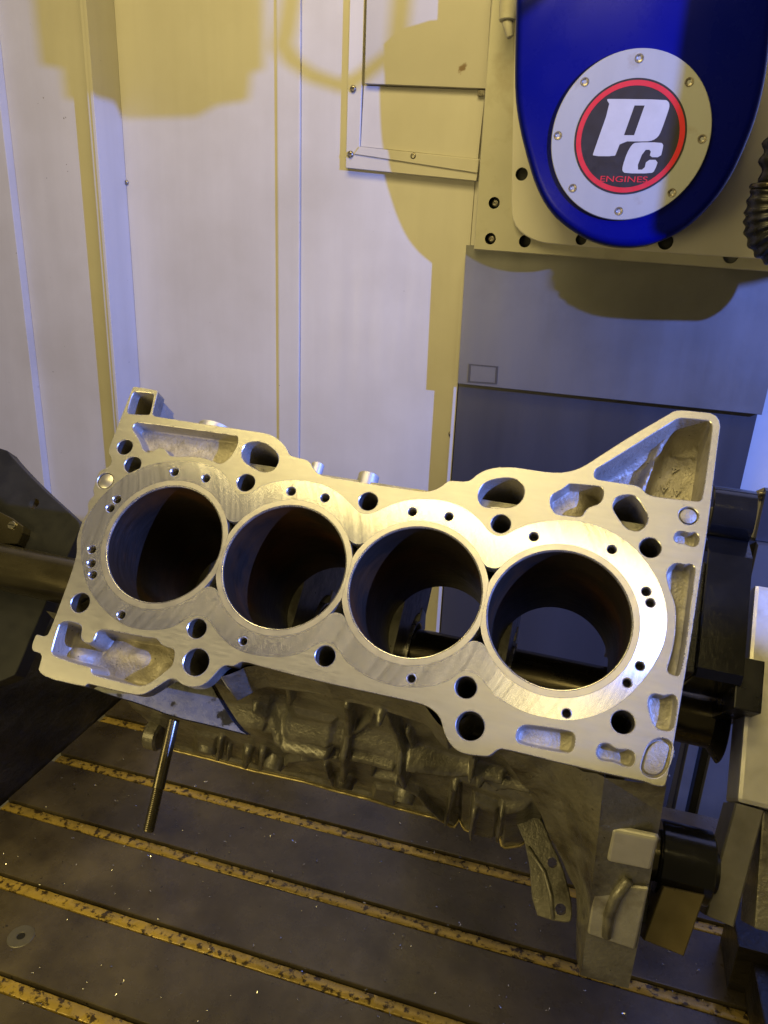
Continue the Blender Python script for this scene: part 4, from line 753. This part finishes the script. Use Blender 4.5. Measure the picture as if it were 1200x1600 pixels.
# --- near side casting: ribs, bosses and the pan rail as relief
SL = (136 - 64) / 245.
du = 1.0
U = np.arange(-206, 176, du); W_ = np.concatenate([np.arange(9, 256, du)])
UU, WW = np.meshgrid(U, W_, indexing='ij')
def sst(a, b, x): t = np.clip((x - a) / (b - a), 0, 1); return t * t * (3 - 2 * t)
def segd(ax, ay, bx_, by):
    px, py = UU - ax, WW - ay; dx, dy = bx_ - ax, by - ay; t = np.clip((px * dx + py * dy) / (dx * dx + dy * dy + 1e-9), 0, 1)
    return np.hypot(px - t * dx, py - t * dy)
Hh = np.zeros_like(UU)
bandw = np.interp(UU, [p[0] for p in T['band']], [p[1] for p in T['band']])
op_ = np.array(T['outline']); ev = np.array([max([64.0] + [p[1] for p in op_ if abs(p[0] - u_) < 7 and 50 < p[1] < 79]) for u_ in U])
ev = np.convolve(np.pad(ev, 6, mode='edge'), np.ones(13) / 13, 'valid')[:, None]
Hh += (ev + .5 - 64 - SL * 6) * (1 - sst(bandw - 3, bandw + 1, WW))
midw = np.interp(UU, [-206, -150, -90, -20, 40, 110, 176], [150, 150, 140, 125, 128, 150, 160])
Hh -= 13 * sst(bandw, bandw + 6, WW) * (1 - sst(midw - 14, midw, WW))
Hh += .7 * hn(UU, WW, 17, .5) + .25 * hn(UU, WW, 8, 2)
for pts, r, h in T['side']['ribs']:
    d = np.full_like(UU, 1e9)
    for p, q in zip(pts, pts[1:]): d = np.minimum(d, segd(*p, *q))
    r *= .82; Hh += h * 1.45 * (1 - sst(r * .45, r * 1.15, d))
for poly, h, s in T['side']['pads']:
    pl_ = ccw(np.array(poly, float)); m_ = inside(np.stack([UU.ravel(), WW.ravel()], 1), pl_).reshape(UU.shape)
    d = np.full_like(UU, 1e9)
    for p, q in zip(pl_, np.roll(pl_, -1, 0)): d = np.minimum(d, segd(*p, *q))
    sd = np.where(m_, d, -d); Hh += h * sst(-s, s, sd)
for c_, r, h, rh in T['side']['bosses']:
    d = np.hypot(UU - c_[0], WW - c_[1]); Hh = np.where(d < r * 1.5, np.maximum(Hh, h * (1 - sst(r * .75, r * 1.15, d)) + Hh * sst(r * .75, r * 1.15, d)), Hh)
    Hh = Hh - 24 * (1 - sst(rh - .6, rh + .6, d))
railw = np.interp(UU, [p[0] for p in T['rail']], [p[1] for p in T['rail']])
RL_ = sst(railw - 10, railw - 5, WW); Hh = Hh * (1 - RL_) + 3.0 * RL_; Hh[np.hypot(UU + 80, 0) < -1] = 0
Hh = np.where(UU > 105, Hh * (1 - sst(105, 150, UU)) - 6 * sst(120, 170, UU), Hh)
# the side wall drops back behind the front of the block at the left end
Hh = Hh - 16 * (1 - sst(60, 120, WW)) * (1 - sst(-150, -110, UU))
VV = 64 + SL * (WW - 10) + Hh
ni, nj = UU.shape
vs = [tuple(B(float(a_), float(b_), float(c_))) for a_, b_, c_ in zip(UU.ravel(), VV.ravel(), WW.ravel())]
ii, jj = np.meshgrid(np.arange(ni - 1), np.arange(nj - 1), indexing='ij'); idx = ii * nj + jj
keep = (WW[:-1, :-1] < railw[:-1, :-1])
fs = np.stack([idx, idx + nj, idx + nj + 1, idx + 1], -1)[keep].reshape(-1, 4)
mb = MB(); mb.add(vs, fs.tolist(), 0)
rv = [int(np.argmin(np.abs(W_ - min(r_, 254)))) for r_ in railw[:, 0]]
e_ = [Vector(vs[i * nj + rv[i]]) for i in range(ni)]; e2 = [p + B(0, -11, .0) for p in e_]; e3 = [p + B(0, -11, -12) for p in e_]
mb.add(e_ + e2 + e3, [(i, i + 1, ni + i + 1, ni + i) for i in range(ni - 1)] + [(ni + i, ni + i + 1, 2 * ni + i + 1, 2 * ni + i) for i in range(ni - 1)], 0)
mbr = MB(); tube(mbr, [p + B(0, 1.0, .4) for p in e_[4:-34:3]], 1.3 * mm, 8)
side = mb.build('near_side_casting', MT['cast_oily'], blk, smooth=True, merge=False)
bm = bmesh.new(); bm.from_mesh(side.data); loose = [v for v in bm.verts if not v.link_faces]; bmesh.ops.delete(bm, geom=loose, context='VERTS'); bm.to_mesh(side.data); bm.free()
mbr.build('pan_rail_edge', MT['rail_edge'], side, smooth=True)
for c_, r_b, h_b, rh in T['side']['bosses'] + [[[-150, 214], 8, 5, 3.6]]:
    iu = int(np.argmin(np.abs(U - c_[0]))); iw = int(np.argmin(np.abs(W_ - c_[1]))); v0 = float(VV[iu - 4:iu + 5, iw - 4:iw + 5].max())
    mb = MB(); cyl(mb, B(c_[0], v0 + 2.5, c_[1]), B(c_[0], v0 - 12, c_[1]), 8.2 * mm, 32, 0, 10 * mm, ch=.0007, hole=rh * mm, mh=1)
    mb.build('rail_boss', [MT['cast_oily'], MT['void']], blk, deg=40)
# left end cap of the skirt
# --- flat flange below the lower left corner
mb = MB(); shp = ccw(chaikin(WL['shelf'], 1))
prism(mb, shp, lambda u, v: B(u, v, 50), lambda u, v: B(u, v, 57), 0, .8, 1, True, lambda u, v: B(u, v, 50.8))
mb.build('corner_flange', [MT['oil_flange'], MT['black_steel']], blk)
# --- bell housing flange at the right end and the cone that joins it
def poly3(rows, name, m, sub=6, amp=.8, deg=60, back=None):
    rows = [[Vector(p) for p in r] for r in rows]; nr = len(rows); nc = len(rows[0]); G_ = []
    for i in range((nr - 1) * sub + 1):
        a_ = min(i // sub, nr - 2); t = i / sub - a_; line = [rows[a_][k].lerp(rows[a_ + 1][k], t) for k in range(nc)]
        r2 = []
        for j in range((nc - 1) * sub + 1):
            b_ = min(j // sub, nc - 2); s = j / sub - b_; r2.append(line[b_].lerp(line[b_ + 1], s))
        G_.append(r2)
    R_ = len(G_); C_ = len(G_[0]); vs = [p for r in G_ for p in r]
    out = []
    for p in vs: out.append(p + Vector((0, -1, 0)) * (amp * mm * (sin(p.x * 230) * cos(p.z * 190) + .5 * sin(p.x * 520 + p.z * 430))))
    mb = MB(); mb.add(out, [(i * C_ + j, i * C_ + j + 1, (i + 1) * C_ + j + 1, (i + 1) * C_ + j) for i in range(R_ - 1) for j in range(C_ - 1)])
    return mb.build(name, m, blk, smooth=True)
A_ = [B(*q) for q in WL['coA']]; Bf = [B(*q) for q in WL['flL']]
mid_ = [(a_ + b_) / 2 + B(0, -4, 4) for a_, b_ in zip(A_, Bf)]
poly3([[a_, m_, b_] for a_, m_, b_ in zip(A_, mid_, Bf)], 'bell_housing_cone', MT['cast_oily'], 8)
mb = MB(); fL = [(q[0], q[1], q[2]) for q in WL['flL']]; fR = [(q[0], q[1], q[2]) for q in WL['flR']]
# continue the flange edge back under the block
fL2 = fL + [(181, 196, 165), (181, 178, 215), (181, 140, 250)]; fR2 = fR + [(210, 195, 165), (210, 177, 215), (210, 140, 250)]
k = len(fL2)
front = [B(*q) for q in fL2] + [B(*q) for q in fR2]
mb.add(front, [(i, i + 1, k + i + 1, k + i) for i in range(k - 1)], 0)
inn = lambda q, s: B(q[0], 0 + (q[1] - 0) * .62, 90 + (q[2] - 90) * .7)
for arr, s in ((fL2, 0), (fR2, 1)):
    a_ = [B(*q) for q in arr]; b_ = [inn(q, s) for q in arr]; mb.add(a_ + b_, [(i, i + 1, k + i + 1, k + i) for i in range(k - 1)], 0)
fl = mb.build('bell_housing_flange', MT['flange'] if 'flange' in MT else MT['cast_oily'], blk)
# machined pad on the flange edge with a lighter plate below it painting a lit patch
pd = WL['pad']; mb = MB(); q_ = [B(*p) for p in pd]; up_ = B(0, 3.2, -1.8)
mb.add([p + up_ for p in q_] + q_, [(0, 1, 2, 3), (0, 1, 5, 4), (1, 2, 6, 5), (2, 3, 7, 6), (3, 0, 4, 7)], 0)
po = mb.build('machined_pad', MT['alu'], blk)
mod = po.modifiers.new('bevel', 'BEVEL'); mod.width = .0022; mod.segments = 3
mb = MB(); q_ = [Vector(B(*p)) for p in WL['fl_lit_patch']]; up2 = B(0, 1.6, -.9)  # proud lighter plate stands in for light falling on the flange
mb.add([p + up2 for p in q_] + q_, [(0, 1, 2, 3), (0, 1, 5, 4), (1, 2, 6, 5), (2, 3, 7, 6), (3, 0, 4, 7)], 0)
ff = mb.build('flange_lit_patch', MT['fl_lit_patch'], blk); mod = ff.modifiers.new('bevel', 'BEVEL'); mod.width = .0012; mod.segments = 2
mb = MB(); tube(mb, [Vector(B(*p)) + up2 for p in WL['flrib']], [3.2 * mm, 3.6 * mm, 3.6 * mm, 3 * mm], 12); mb.build('flange_rib', MT['cast_oily'], ff, smooth=True)
# gearbox mounting bracket below the cone
mb = MB(); bk = ccw(chaikin(WL['brkt'], 1)); hl = [circ(*WL['brkt_h'][0], 3.6, 24), circ(*WL['brkt_h'][1], 4.0, 24)]
top = offset(bk, .8); P, Fc = tri([top] + hl); mb.add([B(x, y, 190) for x, y in P], Fc, 0)
mb.ring([B(*p, 190) for p in top], [B(*p, 190.8) for p in bk], 0); mb.ring([B(*p, 190.8) for p in bk], [B(*p, 204) for p in bk], 0)
for l in hl: mb.ring([B(*p, 190) for p in l], [B(*p, 204) for p in l], 0)
P, Fc = tri([bk] + hl); mb.add([B(x, y, 204) for x, y in P], Fc, 0)
bko = mb.build('mounting_bracket', MT['cast_oily'], blk)
mb = MB(); tube(mb, [B(137, 136, 190), B(152, 150, 190), B(159, 164, 190), B(163, 180, 190)], 1.6 * mm, 8); mb.build('bracket_rib', MT['cast_oily'], bko, smooth=True)
# stud
s0, s1 = WL['stud']; mb = MB(); a_ = B(*s0); b_ = B(*s1)
cyl(mb, a_, a_.lerp(b_, .62), 4.1 * mm, 24, ch=.0004); cyl(mb, a_.lerp(b_, .615), a_.lerp(b_, .985), 3.4 * mm, 24, ch=.0006)
st = mb.build('stud', MT['shaft2'] if 'shaft2' in MT else MT['shaft'], blk, deg=40)
mb = MB(); c0 = a_.lerp(b_, .62)
for i in range(22): p = a_.lerp(b_, .63 + i * .0155); cyl(mb, p, a_.lerp(b_, .63 + i * .0155 + .009), 3.9 * mm, 18, ch=.0003)
mb.build('thread', MT['shaft'], st, deg=30)
# left skirt boss
mb = MB(); cyl(mb, B(-206, 128, 205), B(-192, 128, 205), 13 * mm, 28, ch=.002); mb.build('skirt_boss', MT['cast_oily'], blk, deg=40)

# ================================================================= FIXTURE AND TRUNNION
sh = thing('fixture_shaft', 'round oily steel shaft running through the crank tunnel of the engine block', 'shaft', mw=MBm)
mb = MB(); cyl(mb, B(-560, 7, 220), B(270, 7, 220), 24 * mm, 64, ch=.001)
mb.build('shaft_bar', MT['shaft'], sh, deg=40)
mb = MB(); cyl(mb, B(96, 7, 220), B(99, 7, 220), 25.2 * mm, 64, ch=.0008); mb.build('shaft_collar', MT['shaft'], sh, deg=40)

lpn = thing('left_fixture_plate', 'dark navy steel plate with one round hole left of the engine block', 'fixture plate', mw=MBm)
mb = MB(); lp = ccw(chaikin(WL['lplate'], 1)); hc = WL['lplate_hole'][0]; hl = circ(hc[0], hc[1], 6.2, 30)
top = offset(lp, .7); P, Fc = tri([top, hl]); mb.add([B(x, y, 235) for x, y in P], Fc, 0)
mb.ring([B(*p, 235) for p in top], [B(*p, 235.7) for p in lp], 0); mb.ring([B(*p, 235.7) for p in lp], [B(*p, 253) for p in lp], 0)
mb.ring([B(*p, 235) for p in hl], [B(*p, 253) for p in hl], 1); P, Fc = tri([lp, hl]); mb.add([B(x, y, 253) for x, y in P], Fc, 0)
mb.build('plate_body', [MT['navy'], MT['brass']], lpn)
lbk = thing('left_clamp_bracket', 'small worn steel clamp with a slotted screw above the shaft at the left edge', 'clamp', mw=MBm)
mb = MB(); prism(mb, WL['lbracket'], lambda u, v: B(u, v, 222), lambda u, v: B(u, v, 234.8), 0, .8, 0, True, lambda u, v: B(u, v, 222.8)); mb.build('clamp_body', MT['shaft'], lbk)
lc_ = np.array(WL['lbracket']); cxy = lc_[2] + np.array([-13, 1.5])
mb = MB(); cyl(mb, B(cxy[0], cxy[1], 219.8), B(cxy[0], cxy[1], 222), 4.6 * mm, 24, ch=.0006); so = mb.build('clamp_screw', MT['bright'], lbk, deg=40)
mb = MB(); q_ = [B(cxy[0] + a_, cxy[1] + b_, c_) for a_ in (-3.6, 3.6) for b_ in (-.6, .6) for c_ in (219.6, 220.2)]
mb.add(q_, [(0, 1, 3, 2), (4, 5, 7, 6), (0, 1, 5, 4), (2, 3, 7, 6), (0, 2, 6, 4), (1, 3, 7, 5)]); mb.build('screw_slot', MT['void'], so)

def Bbox(name, u0, u1, v0, v1, w0, w1, m, parent, ch=1.0):
    mb = MB(); bx(mb, u0 * mm, u1 * mm, -v1 * mm, -v0 * mm, -w1 * mm, -w0 * mm, 0, ch * mm); return mb.build(name, m, parent)
arm = thing('locating_post', 'black steel locating post with a rounded top standing at the right end of the block', 'locating post', mw=MBm)
# arm outline in (v, w), thickness along u
al = [(-128, 108)] 
th = np.linspace(radians(200), radians(340), 14)
out = [(-128 + 0, 0)]
arc_ = [(-132 + 22 * math.sin(t), 142 - 22 * math.cos(t)) for t in np.linspace(-pi * .5 - .9, pi * .5, 18)]
arc_ = [(-131 + 21 * cos(t), 141 + 21 * sin(t)) for t in np.linspace(pi * .9, 1.97 * pi, 20)]
lp = [(-40, 186), ] + [(v_ - 9, w_) for v_, w_ in arc_] + [(-100, 122), (-12, 120), (-6, 126), (-6, 196)]
mb = MB(); lpA = ccw(np.array(lp))
def armpt(uoff): return lambda v, w: B(uoff, v, w)
prism(mb, lpA, armpt(231), armpt(262), 0, .9, 0, True, armpt(231.9)); mb.build('arm_body', MT['gloss_black'], arm, deg=30)
mb = MB(); cyl(mb, B(205, -128, 148), B(231, -128, 148), 17 * mm, 48, ch=.0012)
mb.build('knurled_spacer', MT['steelgrey'], arm, deg=40)
mb = MB()
for i in range(48):
    t = 2 * pi * i / 48; c = B(0, -128 + 17.1 * cos(t), 148 + 17.1 * sin(t)); mb_ = c
    cyl(mb, c + B(207, 0, 0), c + B(229, 0, 0), .5 * mm, 5)
kn = mb.build('knurling', MT['steelgrey'], arm); kn['kind'] = 'stuff'
for v_, w_, r_ in ((-86, 132, 6), (-66, 136, 5)):
    mb = MB(); cyl(mb, B(206, v_, w_), B(231, v_, w_), r_ * mm, 20, ch=.0008); mb.build('arm_bolt', MT['bright'], arm, deg=40)
Bbox('arm_side_rail', 225, 230.8, -92, -8, 124, 180, MT['black_steel'], arm)

hub = thing('trunnion_hub', 'black conical hub and square plate where the shaft meets the bright trunnion block', 'hub', mw=MBm)
mb = MB(); cyl(mb, B(262, 7, 220), B(271.5, 7, 220), 25 * mm, 48, 0, 34 * mm, ch=.0008); mb.build('hub_cone', MT['black_steel'], hub, deg=40)
Bbox('hub_plate', 259, 277, -27, 10, 128, 250, MT['black_steel'], hub)

tr = thing('trunnion_block', 'bright milled aluminium trunnion block at the right edge with a grey lower face', 'trunnion', mw=MBm)
Bbox('block_body', 272, 470, -90, 70, 152, 188, MT['alu'], tr, 3)
mb = MB(); prism(mb, [(270.5, 70.6), (289.6, 71.5), (276, 149), (257.5, 146.3)], lambda u, v: B(u, v, 151), lambda u, v: B(u, v, 186), 0, 1.2, 0, True, lambda u, v: B(u, v, 152.2)); mb.build('lower_cheek', MT['steelgrey'], tr)
Bbox('cheek_recess', 291.3, 470, 70.5, 147, 163, 200, MT['steelgrey2'] if 'steelgrey2' in MT else MT['cast_oily'], tr, 1.5)
fl_ = thing('clamp_roller', 'glossy black round clamp boss beside the lower right flange of the block', 'clamp', mw=MBm)
mb = MB(); cyl(mb, B(222, 117, 143), B(256, 117, 143), 24 * mm, 64, 0, ch=.0012); mb.build('roller_body', MT['gloss_black'], fl_, deg=40)
mb = MB(); cyl(mb, B(212, 117, 143), B(222.2, 117, 143), 17 * mm, 48, 0, ch=.001); mb.build('roller_neck', MT['shaft'], fl_, deg=40)
mb = MB(); cyl(mb, B(256.2, 119, 150), B(262, 119, 150), 13 * mm, 40, 0); mb.build('roller_pin', MT['black_steel'], fl_, deg=40)
ft = thing('steel_wedge', 'oil yellowed rectangular steel wedge below the black clamp boss', 'wedge', mw=MBm)
mb = MB(); fq = [(226.5, 137), (251.2, 132.7), (240.4, 167.3), (218.8, 167.8)]
fq = [(224.5, 134), (250, 132.5), (241, 170.5), (216.5, 168)]
prism(mb, fq, lambda u, v: B(u, v, 120), lambda u, v: B(u, v, 175), 0, .8, 0, True, lambda u, v: B(u, v, 120.8)); mb.build('foot_body', MT['brass'], ft)
Bbox('foot_shim', 211.5, 219, 120, 160, 135, 175, MT['black_steel'], ft, .6)

# dark iron base under the trunnion, at the bottom right corner
tbse = thing('iron_plinth', 'dark greasy iron plinth under the trunnion at the bottom right corner', 'plinth', V(300, 700, -650))
def Wbox(name, x0, x1, y0, y1, z0, z1, m, parent, ch=.0015):
    mb = MB(); a_ = V(x0, y0, z0) - parent.location; b_ = V(x1, y1, z1) - parent.location; bx(mb, a_.x, b_.x, a_.y, b_.y, a_.z, b_.z, 0, ch); return mb.build(name, m, parent)
Wbox('base_body', 206, 620, 640, 700, -699, -640, MT['grime'], tbse)
Wbox('base_step', 222, 620, 560, 659.5, -699.2, -655, MT['grime'], tbse)
Wbox('base_edge_plate', 222.3, 620, 540, 559.5, -699.3, -668, MT['table'], tbse)

# swarf on the table: beyond counting
mb = MB()
for i in range(700):
    x = rng.uniform(-640, 420); y = rng.uniform(280, 900); s = rng.choice([.8, 1.3, 2.1, 3.8], p=[.45, .33, .17, .05])
    a0 = rng.uniform(0, 6.28); tw = rng.uniform(-2.5, 2.5); L_ = 2.2 * s; w = .30 * s ** .5; n = 5
    zz = -699.6 if True else 0; z0 = rng.uniform(0.1, .7) * s
    pts = []; px, py, an = x, y, a0
    for k in range(n):
        pts.append((px, py, zz + z0 + .5 * s * abs(sin(k * 1.4 + a0)), an)); px += L_ / n * cos(an); py += L_ / n * sin(an); an += tw / n * 1.6
    vs = []
    for (px, py, pz, an) in pts: vs += [V(px - w * sin(an), py + w * cos(an), pz), V(px + w * sin(an), py - w * cos(an), pz + .5 * w)]
    mb.add(vs, [(2 * k, 2 * k + 1, 2 * k + 3, 2 * k + 2) for k in range(n - 1)])
sw = mb.build('metal_chips', MT['chip'], None, merge=False)
tag(sw, 'tiny bright metal shavings scattered over the dark slotted table', 'metal chips', None, 'stuff')
